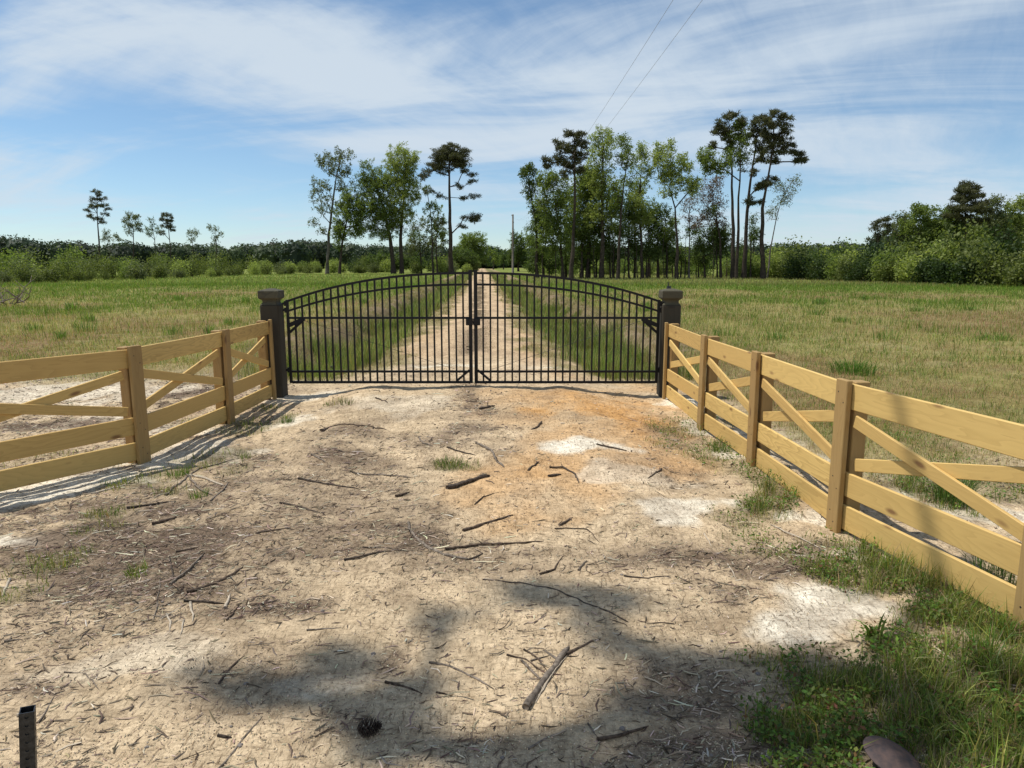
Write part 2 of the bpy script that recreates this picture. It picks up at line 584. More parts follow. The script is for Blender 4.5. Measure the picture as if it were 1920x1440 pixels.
GREENS = [(470, 800, 50, 12, .6), (400, 850, 60, 12, .55), (300, 905, 70, 14, .6), (200, 985, 60, 12, .5), (500, 770, 30, 8, .5), (1500, 1225, 120, 16, .35), (1560, 1340, 130, 60, .75), (1700, 1250, 120, 40, .9), (1780, 1150, 100, 36, .9), (1620, 1090, 80, 22, .8), (1690, 1180, 70, 14, .6), (1400, 920, 60, 30, .8), (1460, 935, 60, 26, .8), (1330, 870, 50, 22, .5), (1270, 800, 50, 20, .5), (1380, 890, 50, 20, .5), (1450, 1050, 60, 16, .35), (1700, 1430, 300, 40, .8), (1850, 1100, 80, 40, .8), (1600, 1400, 120, 50, .5), (1760, 1180, 120, 40, .8), (1360, 960, 60, 16, .35), (1290, 850, 60, 26, .35), (1420, 1000, 60, 20, .4), (230, 700, 60, 10, .4), (1820, 1330, 240, 110, .9), (1640, 1270, 150, 44, .8), (1900, 1230, 120, 60, .9), (1720, 1100, 100, 38, .85), (1560, 1020, 80, 28, .8), (1640, 1060, 90, 28, .85),
          (1430, 925, 70, 34, .85), (1350, 845, 24, 12, .7), (1560, 1090, 60, 24, .8), (1400, 960, 50, 24, .5), (1330, 790, 50, 14, .4),
          (845, 876, 42, 9, .9), (652, 766, 24, 7, .5), (540, 790, 20, 10, .7), (120, 1045, 60, 26, .7), (60, 1110, 50, 26, .55), (255, 1073, 20, 10, .8),
          (335, 885, 50, 15, .8), (210, 960, 60, 12, .6), (345, 920, 40, 10, .7), (420, 800, 50, 14, .5), (440, 890, 30, 8, .5), (380, 870, 70, 16, .4),
          (1500, 1340, 60, 40, .5), (120, 860, 120, 16, .35), (330, 790, 80, 12, .35), (1780, 940, 40, 36, .9), (1730, 890, 90, 22, .55), (1880, 930, 60, 30, .7),
          (1870, 1060, 60, 40, .8), (1510, 760, 120, 20, .5), (1660, 830, 100, 22, .4), (1600, 690, 60, 18, .8)]


def field_side(x, y):
    """0 on the drive and the worked strip by the fences, 1 out in the fields"""
    s = np.abs(road_s(x, y))
    wob = (fbm(x, y, 1.6, 3, 44) - .5) * 2.2
    past = sstep(9.5, 12.5, y)
    left = 1 - sstep(-4.6, -3.4, x + wob * .4)
    right = sstep(2.3, 3.0, x + wob * .4)
    near_left = left * sstep(9.3, 11.8, y + wob)
    near_right = right * sstep(4.6, 6.6, y + wob * .8)
    far = sstep(3.9, 4.5, s + wob * .15)
    return np.clip(np.where(y > 12, far, np.maximum(np.maximum(near_left, near_right), past * far)), 0, 1)


def zones(x, y):
    s = np.abs(road_s(x, y))
    z = {}
    z['field'] = field_side(x, y)
    past = sstep(9.2, 11.0, y)
    wn = (fbm(x, y, .9, 4, 51) - .5) * 1.5 + (fbm(x, y * .3, 6, 2, 52) - .5) * .8
    sw = s + wn
    z['verge'] = past * sstep(.80, 1.2, sw) * (1 - z['field'])
    z['ditchgrass'] = past * sstep(1.3, 2.1, sw) * (1 - sstep(2.75, 3.15, sw)) * (1 - z['field'] * .4)
    z['soil'] = past * sstep(2.7, 3.1, sw) * (1 - sstep(3.9, 4.4, sw)) * (1 - sstep(70, 120, y))
    # greener strips of the fields
    n = fbm(x, y * .55, 5.5, 4, 61)
    n2 = fbm(x, y, 1.7, 4, 66)
    band = np.where(x < 0,
                    .34 * sstep(19, 27, y) + .45 * sstep(42, 62, y),
                    .30 * sstep(22, 34, y) + .42 * sstep(40, 55, y) + .15 * sstep(8, 20, x) * sstep(10, 22, y))
    z['green'] = sstep(.47, .62, n * .55 + n2 * .45 + band * .34 - .03) * np.clip(.22 + band * 1.1, 0, 1)
    z['dist_green'] = sstep(48, 75, y)
    return z


def ground_colour(x, y):
    def C(r, g, b):
        return np.array([r, g, b])

    def lay(c, k, m):
        return c * (1 - m[:, None]) + np.asarray(k) * m[:, None]
    z = zones(x, y)
    sand = C(.565, .44, .288)
    c = np.tile(sand, (len(x), 1))
    n1 = fbm(x, y, .8, 5, 101)
    n2 = fbm(x, y, .16, 4, 103)
    c *= (1 + (n1 - .5) * .30 + (n2 - .5) * .34)[:, None]
    near = 1 - sstep(10.5, 12, y)
    s = road_s(x, y)
    c = lay(c, C(.57, .41, .25), .6 * (1 - near))
    o = spots(x, y, ORANGE, 1, .8)
    c = lay(c, C(.57, .31, .11), .92 * o)
    wh = spots(x, y, WHITE, 2, .26, .5)
    c = lay(c, C(.80, .735, .60), .95 * wh)
    st = spots(x, y, STAIN, 3, .8, .5)
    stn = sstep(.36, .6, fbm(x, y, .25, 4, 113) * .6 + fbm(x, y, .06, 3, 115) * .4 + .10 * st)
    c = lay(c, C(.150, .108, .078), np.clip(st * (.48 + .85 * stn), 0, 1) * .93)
    loose = sstep(.55, .75, fbm(x, y, .5, 5, 120)) * near
    c = lay(c, C(.27, .20, .135), loose * .42)
    gs = spots(x, y, GREENS, 4, .6)
    c = lay(c, C(.105, .10, .042), gs * .8)
    # the long drive: pale wheel tracks, a darker littered middle
    mid = np.exp(-((s + .03) / .26) ** 2) * sstep(.34, .52, fbm(x, y * .35, .5, 4, 131)) * (1 - near)
    c = lay(c, C(.20, .15, .105), mid * .9)
    trk = sstep(.54, .66, fbm(x * 1.6, y * .5, .5, 4, 171)) * (1 - near) * (np.abs(s) < 1.6)
    c = lay(c, C(.30, .215, .145), trk * .32)
    rimo = sstep(.5, 1.1, np.abs(s)) * sstep(.42, .62, fbm(x, y, 1.6, 4, 133)) * (1 - near)
    c = lay(c, C(.50, .33, .17), rimo * .4)
    wl = np.exp(-((y - 10.4) / .12) ** 2) * (np.abs(s) < 1.4) * sstep(.3, .5, fbm(x, y, .4, 3, 135))
    c = lay(c, C(.76, .68, .52), wl)
    # verges, ditch, spoil
    tan = C(.27, .225, .11)
    c = lay(c, tan, z['verge'] * .9 * sstep(.22, .5, fbm(x, y, .5, 4, 141) + .1))
    c = lay(c, C(.19, .19, .075), z['ditchgrass'] * .9)
    soil = C(.20, .15, .085)
    sn = sstep(.45, .62, fbm(x, y, .22, 4, 143))
    c = lay(c, soil, z['soil'] * .9)
    c = lay(c, C(.28, .22, .14), z['soil'] * sn * .4)
    # fields: dead tan grass, thin soil showing, green regrowth
    fcol = np.tile(C(.295, .25, .10), (len(x), 1))
    fn = fbm(x, y * .7, 3.2, 5, 151)
    fn2 = fbm(x, y, .5, 4, 153)
    fcol = lay(fcol, C(.235, .15, .078), sstep(.42, .62, fn) * .8)
    fcol = lay(fcol, C(.29, .25, .12), sstep(.5, .68, fn2) * .6)
    fcol = lay(fcol, C(.17, .215, .045), z['green'] * .85)
    fcol = lay(fcol, C(.19, .23, .05), z['dist_green'] * np.where(x < 2, .7, .25))
    c = lay(c, fcol, z['field'])
    return np.clip(c, 0, 1)


# ------------------------------------------------------------------ the ground: one sheet to the horizon
def axis_lines():
    xs = list(np.arange(-4.4, 3.4, .028))
    st, a = .028, xs[-1]
    while a < 3000:
        st *= 1.034
        a += st
        xs.append(a)
    st, a = .028, xs[0]
    left = []
    while a > -3000:
        st *= 1.034
        a -= st
        left.append(a)
    xs = left[::-1] + xs
    ys = [-400, -100, -40, -18, -9, -5, -3, -2, -1.2, -.6, -.1, .3, .6, .9, 1.15, 1.35]
    a = 1.5
    while a < 3500:
        ys.append(a)
        a += max(.018, a * .0085)
    return np.array(xs), np.array(ys)


gx, gy = axis_lines()
X, Y = np.meshgrid(gx, gy)
Xf, Yf = X.ravel(), Y.ravel()
Zf = height(Xf, Yf)
nx, ny = len(gx), len(gy)
ii = np.arange(nx * ny).reshape(ny, nx)
quads = np.stack([ii[:-1, :-1], ii[:-1, 1:], ii[1:, 1:], ii[1:, :-1]], -1).reshape(-1, 4)

m, t, out = mat_new('ground')
g = t.nodes.new('ShaderNodeNewGeometry')
pos = g.outputs['Position']
a = N(t, 'ShaderNodeAttribute', attribute_name='Col')
grain = noise(t, pos, 260, 3, .7)
grit = noise(t, pos, 55, 5, .65)
clod = noise(t, pos, 9, 5, .6)
straw = noise(t, mapping(t, pos, (60, 14, 30)), 1.0, 4, .65, .25)
straw2 = noise(t, mapping(t, pos, (16, 70, 30)), 1.0, 4, .65, .25)
gv = M_(t, 'ADD', M_(t, 'MULTIPLY', grain, .5), M_(t, 'MULTIPLY', grit, .5))
c = mixc(t, 1.0, a.outputs['Color'], mixc(t, ramp(t, gv, .32, .68), (.62, .60, .58), (1.32, 1.32, 1.32)), 'MULTIPLY')
st_f = M_(t, 'MAXIMUM', ramp(t, straw, .56, .68), ramp(t, straw2, .58, .70))
mot = M_(t, 'ADD', M_(t, 'MULTIPLY', noise(t, pos, 6.5, 6, .68, .6), .6), M_(t, 'MULTIPLY', noise(t, pos, 24, 5, .65, .4), .4))
c = mixc(t, 1.0, c, mixc(t, ramp(t, mot, .36, .64), (.66, .63, .60), (1.20, 1.20, 1.20)), 'MULTIPLY')
c = mixc(t, M_(t, 'MULTIPLY', st_f, ramp(t, noise(t, pos, 1.7, 4, .6, .5), .40, .62, .28, .85)), c, mixc(t, 1.0, c, (.40, .34, .30), 'MULTIPLY'))
pale = ramp(t, noise(t, mapping(t, pos, (90, 30, 40)), 1.0, 3, .6, .6), .66, .74)
c = mixc(t, M_(t, 'MULTIPLY', pale, .5), c, mixc(t, 1.0, c, (1.6, 1.55, 1.45), 'MULTIPLY'))
hgt = M_(t, 'ADD', M_(t, 'ADD', M_(t, 'MULTIPLY', clod, 1.0), M_(t, 'MULTIPLY', grit, .45)), M_(t, 'ADD', M_(t, 'MULTIPLY', grain, .12), M_(t, 'MULTIPLY', st_f, .25)))
princ(t, out, c, .96, spec=.08, bump=hgt, bstr=.8, bdist=.028)
MAT['ground'] = m
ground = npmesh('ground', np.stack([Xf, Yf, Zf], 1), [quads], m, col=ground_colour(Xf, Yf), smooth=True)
tag(ground, kind='structure')

# ------------------------------------------------------------------ boards
def board(parent, name, a, b, wd, th, out_dir, mat='pine', bev=.004, label=None):
    """a board from a to b (world), wd tall across its length, th thick along out_dir; its own axes carry the grain"""
    a, b = Vector(a), Vector(b)
    x = (b - a).normalized()
    y = Vector(out_dir)
    y = (y - x * y.dot(x)).normalized()
    z = x.cross(y)
    mb = MB()
    L = (b - a).length
    mb.box((0, 0, 0), (L, th, wd), None, bev)
    o = mb.build(name, MAT[mat], parent)
    mw = Matrix((x, y, z)).transposed().to_4x4()
    mw.translation = (a + b) / 2 - parent.location
    o.matrix_local = mw
    if label:
        o['label'] = label
    return o


def fence(posts, side, top, label, group=None):
    """posts: list of (x, y); side = +1 when the drive lies towards +x of the fence"""
    root = empty('wooden_fence', (posts[0][0], posts[0][1], 0))
    tag(root, label, 'fence')
    n = len(posts)
    P = [Vector((p[0], p[1], 0)) for p in posts]
    for i in range(n):
        d = (P[min(i + 1, n - 1)] - P[max(i - 1, 0)]).normalized()
        face = Vector((-d.y, d.x, 0))
        if face.x * side < 0:
            face = -face
        endp = i == 0
        cw = .05 if endp else .115
        jit = random.uniform(-.006, .006)
        lean = Vector((random.uniform(-.012, .012), random.uniform(-.006, .006), 0))
        # square post behind the rails, cap board in front of them
        bp = P[i] - face * .062
        off = Vector((0, .0, 0)) if not endp else d * .03
        board(root, 'post', (bp + off) + Vector((0, 0, -.35)), (bp + off) + Vector((0, 0, top + jit - .004)) + lean, .09, .09, face, mat='pine_post', bev=.005)
        cp = P[i] + face * .031
        cb = board(root, 'cap_board', cp + Vector((0, 0, -.10)), cp + Vector((0, 0, top + jit + .008)) + lean * .8, cw, .034, face, mat='pine_post', bev=.004)
        # nail heads, pairs at the height of every rail
        zc0 = (-.10 + top + jit + .008) / 2
        for zr in (top - .092, .308, .105):
            for (dx, dz) in ((-.022, .03), (.024, -.035)):
                if endp:
                    dx *= .4
                xl = zr + dz - zc0 + random.uniform(-.008, .008)
                zl = dx + random.uniform(-.006, .006)
                mbn = MB()
                mbn.tube([(0, .0165, 0), (0, .0182, 0)], .0042, 8)
                nh = mbn.build('nail_head', MAT['steel'], cb, loc=(xl, 0, zl))
    for i in range(n - 1):
        a, b = P[i], P[i + 1]
        d = (b - a).normalized()
        face = Vector((-d.y, d.x, 0))
        if face.x * side < 0:
            face = -face
        a2, b2 = a + d * .004, b - d * .004
        r = lambda: random.uniform(-.006, .006)
        for (zc, wd) in ((top - .092, .152), (.308, .146), (.105, .150)):
            board(root, 'rail', a2 + Vector((0, 0, zc + r())), b2 + Vector((0, 0, zc + r())), wd, .022, face)
        # crossed braces between the top rail and the middle rail: both run over the near faces of the posts
        zt, zb = top - .225, .435
        e = d * .078
        f1, f2 = (0, .024) if side < 0 else (.024, 0)
        board(root, 'brace', a + e - face * f1 + Vector((0, 0, zt)), b - e - face * f1 + Vector((0, 0, zb)), .075, .020, face, bev=.003)
        board(root, 'brace', a + e - face * f2 + Vector((0, 0, zb)), b - e - face * f2 + Vector((0, 0, zt)), .075, .020, face, bev=.003)
    return root


fence([(-2.91, 8.47), (-2.93, 7.17), (-3.05, 5.66), (-3.93, 4.30), (-5.0, 3.1), (-6.2, 2.0)], +1, .955,
      'new yellow pine fence with crossed braces left of the black gate')
fence([(1.86, 8.40), (1.88, 6.82), (1.94, 5.50), (1.99, 4.13), (2.27, 2.88), (2.75, 1.7)], -1, .925,
      'sunlit new yellow pine fence with crossed braces right of the black gate')


# ------------------------------------------------------------------ gate posts
def gate_post(x, y, label, stub):
    z0 = hz(x, y)
    root = empty('gate_post', (x, y, 0))
    tag(root, label, 'gate post', 'square treated timber posts carrying the gate')
    wd = .222
    mb = MB()
    mb.box((0, 0, (1.125 - .5) / 2), (wd, wd, 1.125 + .5), None, .012)
    mb.build('shaft', MAT['treated'], root)
    # neck, head and low pyramid: one turned cap
    def ring(prof):
        V, Fs = [], []
        for (h, r) in prof:
            V += [(-r, -r, h), (r, -r, h), (r, r, h), (-r, r, h)]
        for i in range(len(prof) - 1):
            for k in range(4):
                k2 = (k + 1) % 4
                Fs.append((i * 4 + k, i * 4 + k2, (i + 1) * 4 + k2, (i + 1) * 4 + k))
        Fs.append(tuple((len(prof) - 1) * 4 + k for k in range(4)))
        return V, Fs
    mb = MB()
    mb.add(*ring([(1.126, wd / 2 - .004), (1.150, .085), (1.165, .082), (1.182, .086), (1.206, .118), (1.214, .121), (1.284, .121), (1.296, .117), (1.318, .045), (1.322, .02)]))
    cap_o = mb.build('cap', MAT['treated_cap'], root)
    if stub:
        mb = MB()
        mb.tube([(-.022, 0, 1.31), (-.022, 0, 1.35)], [.028, .026], 8)
        mb.tube([(-.030, 0, 1.345), (-.034, 0, 1.40)], [.008, .006], 6)
        mb.build('finial', MAT['steel'], cap_o)
    return root


MAT['treated_cap'] = wood_mat('weathered cap timber', (.095, .085, .055), (.045, .042, .030), (.04, .035, .03), (3, 3, 3), .8)
gate_post(-2.925, 8.68, 'dark square timber gate post left of the gate with a plain pyramid cap', False)
gate_post(1.925, 8.68, 'grey green square timber gate post right of the gate, metal stub on top', True)


# ------------------------------------------------------------------ the two gate leaves
GY = 8.66
def gz(v):
    return at(960, v, GY).z


XH, XC = 2.275, 0.032                    # hinge and meeting stiles, measured from the middle of the gate
XM = at(887.2, 600, GY).x
Z_TOPH, Z_TOPC = gz(566), gz(512)
Z_SECH, Z_SECC = gz(584.5), gz(533.5)
Z_MID, Z_LOW, Z_BOT = gz(596), gz(696.5), gz(716.5)


def arch(zc, zh, q):
    return zc - (zc - zh) * (q ** 2.35)


def gate_leaf(sgn, label):
    root = empty('metal_gate', (XM + sgn * XH, GY, 0))
    tag(root, label, 'gate', 'two arched leaves of the black driveway gate')
    ox = XM + sgn * XH

    def P(xm, z, y=0.0):                 # xm: distance from the middle of the gate
        return (XM + sgn * xm - ox, y, z)
    B = MAT['black']
    for nm, xm, z0, z1, wd in (('meeting_stile', XC, Z_BOT - .012, Z_TOPC + .03, .042), ('hinge_stile', XH - .02, Z_BOT - .012, Z_TOPH + .02, .032)):
        mb = MB()
        mb.box(P(xm, (z0 + z1) / 2), (wd, wd, z1 - z0), None, .003)
        mb.box(P(xm, z1 + .003), (wd + .004, wd + .004, .006), None, .001)
        mb.build(nm, B, root)
    L0, L1 = XC + .021, XH - .036

    def arch_rail(nm, zc, zh, ht):
        mb = MB()
        n = 28
        V, Fs = [], []
        for i in range(n + 1):
            xm = L0 + (L1 - L0) * i / n
            z = arch(zc, zh, xm / XH)
            for (dy, dz) in ((-.014, -ht / 2), (.014, -ht / 2), (.014, ht / 2), (-.014, ht / 2)):
                V.append(P(xm, z + dz, dy))
        for i in range(n):
            for k in range(4):
                k2 = (k + 1) % 4
                Fs.append((i * 4 + k, i * 4 + k2, (i + 1) * 4 + k2, (i + 1) * 4 + k))
        mb.add(V, Fs)
        mb.build(nm, B, root)
    arch_rail('top_rail', Z_TOPC, Z_TOPH, .028)
    arch_rail('arched_rail', Z_SECC, Z_SECH, .026)
    for nm, z, ht in (('middle_rail', Z_MID, .026), ('lower_rail', Z_LOW, .026), ('bottom_rail', Z_BOT, .030)):
        mb = MB()
        mb.box(P((L0 + L1) / 2, z), (L1 - L0, .028, ht), None, .002)
        mb.build(nm, B, root)
    n = 24
    for i in range(n):
        xm = XC + (XH - .02 - XC) * (i + 1) / (n + 1)
        zt = arch(Z_TOPC, Z_TOPH, xm / XH) - .010
        mb = MB()
        mb.box(P(xm, (Z_BOT + zt) / 2), (.0205, .0205, zt - Z_BOT), None, 0)
        mb.build('picket', B, root)
    # hinge brackets, corner braces, lock box
    mb = MB()
    mb.beam(P(XH - .22, Z_MID - .014, .0), P(XH - .03, Z_MID - .18, .0), .03, .030, (0, 1, 0))
    mb.beam(P(XH - .20, Z_MID - .020, -.018), P(XH - .03, Z_MID - .09, -.018), .008, .05, (0, 1, 0))
    mb.build('corner_brace', B, root)
    mb = MB()
    mb.beam(P(XC + .02, Z_BOT + .15), P(XC + .18, Z_BOT + .014), .026, .026, (0, 1, 0))
    mb.build('corner_brace', B, root)
    for z in (Z_TOPH - .02, Z_SECH + .02, Z_LOW + .02):
        mb = MB()
        mb.tube([P(XH + .004, z - .03), P(XH + .004, z + .03)], .017, 8)
        mb.box(P(XH + .021, z), (.034, .030, .028), None, .003)
        mb.build('hinge', B, root)
    mb = MB()
    mb.box(P(XC + .012, Z_MID - .045, -.03), (.085, .05, .085), None, .006)
    mb.build('lock_box', B, root)
    mb = MB()
    mb.tube([P(XH - .20, Z_MID - .03, .017), P(XC + .20, Z_BOT + .16, .017)], .0022, 4)
    mb.build('brace_cable', MAT['steel'], root)
    return root, P


lf, PL = gate_leaf(-1, 'left leaf of the black metal gate with a small ring on its inner edge')
mb = MB()
ring = []
for k in range(15):
    th = 2 * math.pi * k / 14 * .82 + .5
    ring.append(PL(.062 + .026 * math.cos(th), gz(652) + .026 * math.sin(th) * .8, -.025))
mb.tube(ring, .005, 6)
mb.build('pull_ring', MAT['black'], lf)
rf, PR = gate_leaf(1, 'right leaf of the black metal gate with the drop bolt and latch bar')
mb = MB()
mb.tube([PR(XC - .004, Z_BOT + .30, -.028), PR(XC - .004, Z_BOT - .075, -.028)], .007, 6)
mb.box(PR(XC, Z_BOT + .25, -.024), (.03, .02, .05), None, .003)
mb.build('drop_bolt', MAT['black'], rf)
mb = MB()
mb.tube([PR(.02, Z_MID - .052, -.03), PR(-.075, Z_MID - .052, -.03)], .010, 8)
mb.build('latch_bar', MAT['black'], rf)

# ------------------------------------------------------------------ short posts behind the gate, seen through the bars
for (u, lab) in ((621, 'short black stake in the grass behind the left gate leaf'), (1166, 'short black stake in the grass behind the right gate leaf')):
    x, y = gp(u, 690)
    z = hz(x, y)
    root = empty('stake', (x, y, z))
    tag(root, lab, 'stake')
    mb = MB()
    mb.tube([(0, 0, -.1), (0, 0, .13)], .012, 8)
    mb.build('shaft', MAT['steel'], root)
    mb = MB()
    mb.box((0, 0, .125), (.042, .03, .055), None, .006)
    mb.build('cap', MAT['black'], root)


# ------------------------------------------------------------------ perforated square tube (bottom left corner)
def square_tube(cx, cy, top, wd, rz):
    root = empty('steel_post', (cx, cy, 0), rz)
    tag(root, 'dark square steel post with rows of punched holes at the lower left corner', 'post')
    bm = bmesh.new()
    pitch = .0254
    hole = .0055
    n = int((top + .1) / pitch)
    h = wd / 2
    th = .003
    # each wall: a strip of cells, every cell an octagonal hole in a square
    for q in range(4):
        rot = Matrix.Rotation(q * math.pi / 2, 4, 'Z')
        for i in range(n):
            z1 = top - i * pitch
            z0 = z1 - pitch
            zc = (z0 + z1) / 2
            outer = []
            inner = []
            sq = [(-h, z0), (0, z0), (h, z0), (h, zc), (h, z1), (0, z1), (-h, z1), (-h, zc)]
            for k, (a_, b_) in enumerate(sq):
                ang = math.atan2(b_ - zc, a_)
                outer.append(bm.verts.new(rot @ Vector((a_, -h, b_))))
                inner.append((bm.verts.new(rot @ Vector((hole * math.cos(ang), -h, zc + hole * math.sin(ang)))),
                              bm.verts.new(rot @ Vector((hole * math.cos(ang), -h + th, zc + hole * math.sin(ang))))))
            for k in range(8):
                k2 = (k + 1) % 8
                bm.faces.new((outer[k], outer[k2], inner[k2][0], inner[k][0]))
                bm.faces.new((inner[k][0], inner[k2][0], inner[k2][1], inner[k][1]))
        # rim and inner wall
        a1 = rot @ Vector((-h, -h, top)); a2 = rot @ Vector((h, -h, top))
        b1 = rot @ Vector((-h + th, -h + th, top)); b2 = rot @ Vector((h - th, -h + th, top))
        c1 = rot @ Vector((-h + th, -h + th, -.1)); c2 = rot @ Vector((h - th, -h + th, -.1))
        vs = [bm.verts.new(p) for p in (a1, a2, b2, b1, c1, c2)]
        bm.faces.new((vs[0], vs[1], vs[2], vs[3]))
        bm.faces.new((vs[3], vs[2], vs[5], vs[4]))
    me = bpy.data.meshes.new('tube')
    bm.to_mesh(me)
    bm.free()
    me.materials.append(MAT['steel'])
    o = bpy.data.objects.new('tube', me)
    o.parent = root
    link(o)
    mb = MB()
    mb.tube([(-h - .006, 0, top - .0127), (-h + .004, 0, top - .0127)], .006, 8)
    mb.build('rivet', MAT['stick_pale'], root)
    return root


sq_ = square_tube(-1.405, 1.83, .352, .0375, R(28))
sq_.rotation_euler = (0, .075, R(28))

# ------------------------------------------------------------------ dished steel disc, bottom right
dx_, dy_ = gp(1664, 1434)
root_disc = (dx_, dy_ - .03)
root = empty('steel_disc', (dx_ - .0, dy_ - .03, .055))
root.rotation_euler = (R(7), R(14), 0)
root.scale = (.88, .88, .88)
tag(root, 'rusty dark dished steel disc lying tilted in weeds at the lower right', 'disc')
prof = [(0, .012), (.03, .011), (.034, .0075), (.07, .004), (.102, -.008), (.104, -.011), (.100, -.012), (.06, -.001), (0, .003)]
V, Fs = [], []
sd = 48
for (r_, z_) in prof:
    for k in range(sd):
        th = 2 * math.pi * k / sd
        V.append((max(r_, 1e-4) * math.cos(th), max(r_, 1e-4) * math.sin(th), z_))
for i in range(len(prof) - 1):
    for k in range(sd):
        k2 = (k + 1) % sd
        Fs.append((i * sd + k, i * sd + k2, (i + 1) * sd + k2, (i + 1) * sd + k))
mb = MB()
mb.add(V, Fs)
mb.build('plate', MAT['disc'], root, smooth=True)
mb = MB()
mb.tube([(0, 0, -.20), (0, 0, .004)], .012, 8)
mb.build('stake', MAT['steel'], root)

# ------------------------------------------------------------------ utility pole and wires
MAT['wire'] = plain_mat('aluminium conductor', (.30, .30, .31), .1, 20, .5, .3, .4, .02)
pb = at(961.5, 510, 122)
root = empty('utility_pole', (pb.x, 122, hz(pb.x, 122) - .3))
tag(root, 'bare wooden utility pole standing alone beside the distant drive', 'utility pole')
ztop = at(961.5, 402, 122).z - root.location.z
mb = MB()
mb.tube([(0, 0, 0), (0, 0, ztop * .5), (.02, 0, ztop)], [.20, .17, .13], 12)
mb.build('shaft', MAT['pole'], root, smooth=True)
mb = MB()
mb.tube([(0, 0, 0), (0, 0, ztop * .5)], [.09, .09], 4)
mb.tube([(-.16, 0, ztop - .25), (-.16, 0, ztop - .05)], [.06, .05], 8)
mb.build('insulator', MAT['steel'], root)
mb = MB()
mb.box((.12, 0, ztop - 1.3), (.12, .1, .25), None, .02)
mb.build('bracket', MAT['steel'], root)

for (pts_uv, lab) in (((((1262, 0), 7.2), ((1103, 248), 6.6)), 'thin overhead wire, the left one of the two crossing the sky'),
                      ((((1317, 0), 7.2), ((1137, 240), 6.6)), 'thin overhead wire, the right one of the two crossing the sky')):
    pp = []
    for (uv, zz) in pts_uv:
        d = ray(*uv)
        tt = (zz - CAM_H) / d[2]
        pp.append((d[0] * tt, d[1] * tt, zz))
    far = (pb.x, 122, at(961, 404, 122).z)
    # plan line through the two sighted points, height a parabola through three
    y1, y2, y3 = pp[0][1], pp[1][1], 122
    A = np.array([[y * y, y, 1] for y in (y1, y2, y3)])
    zc = np.linalg.solve(A, [pp[0][2], pp[1][2], far[2]])
    xc = np.linalg.solve(A, [pp[0][0], pp[1][0], far[0]])
    zfit = lambda y: zc[0] * y * y + zc[1] * y + zc[2]
    pts = []
    for k in range(61):
        y = -28 + 150 * k / 60
        pts.append((xc[0] * y * y + xc[1] * y + xc[2], y, zfit(y)))
    o = Vector(pts[0])
    mb = MB()
    mb.tube([Vector(p) - o for p in pts], .0042, 5, cap=False)
    wr = mb.build('overhead_wire', MAT['wire'], None, loc=o)
    tag(wr, lab, 'wire', 'overhead wires')
# the pole behind the viewer that carries the near ends of the wires
nearp = Vector((pts[0][0], -28, 0))
root = empty('utility_pole', (nearp.x, -28.0, 0))
tag(root, 'wooden utility pole behind the viewer carrying the near ends of the wires', 'utility pole')
mb = MB()
mb.tube([(0, 0, -.4), (0, 0, zfit(-28) + .3)], [.20, .13], 12)
mb.build('shaft', MAT['pole'], root, smooth=True)

# ------------------------------------------------------------------ trees
def mst_branches(trunk, targets, bf=.35, jit=.12, seed=0):
    """trunk: (k,3) path; every target joins the growing skeleton where it costs least. Returns nodes and parents."""
    rg = np.random.default_rng(seed)
    nodes = [np.array(p, float) for p in trunk]
    par = [-1] + list(range(len(trunk) - 1))
    plen = [0.0]
    for i in range(1, len(trunk)):
        plen.append(plen[-1] + np.linalg.norm(nodes[i] - nodes[i - 1]))
    root = nodes[0]
    axis = np.array(trunk)
    T = np.array(targets)
    da = np.min(np.linalg.norm(T[:, None, :] - axis[None, :, :], axis=2), axis=1)
    for i in np.argsort(da):
        p = T[i]
        A = np.array(nodes)
        d = np.linalg.norm(A - p, axis=1)
        pen = np.where(A[:, 2] > p[2] - .1, 1.2 * (A[:, 2] - p[2] + .1), 0)      # branches rise
        cost = d + bf * np.array(plen) * .6 + pen
        j = int(np.argmin(cost))
        L = d[j]
        q = nodes[j]
        k = max(1, int(L / 1.3))
        prev = j
        for s in range(1, k + 1):
            f = s / k
            r = q + (p - q) * f
            if s < k:
                r = r + rg.normal(0, jit, 3) + np.array([0, 0, -.10 * L * f * (1 - f)])
            nodes.append(r)
            par.append(prev)
            plen.append(plen[prev] + L / k)
            prev = len(nodes) - 1
    return np.array(nodes), np.array(par)


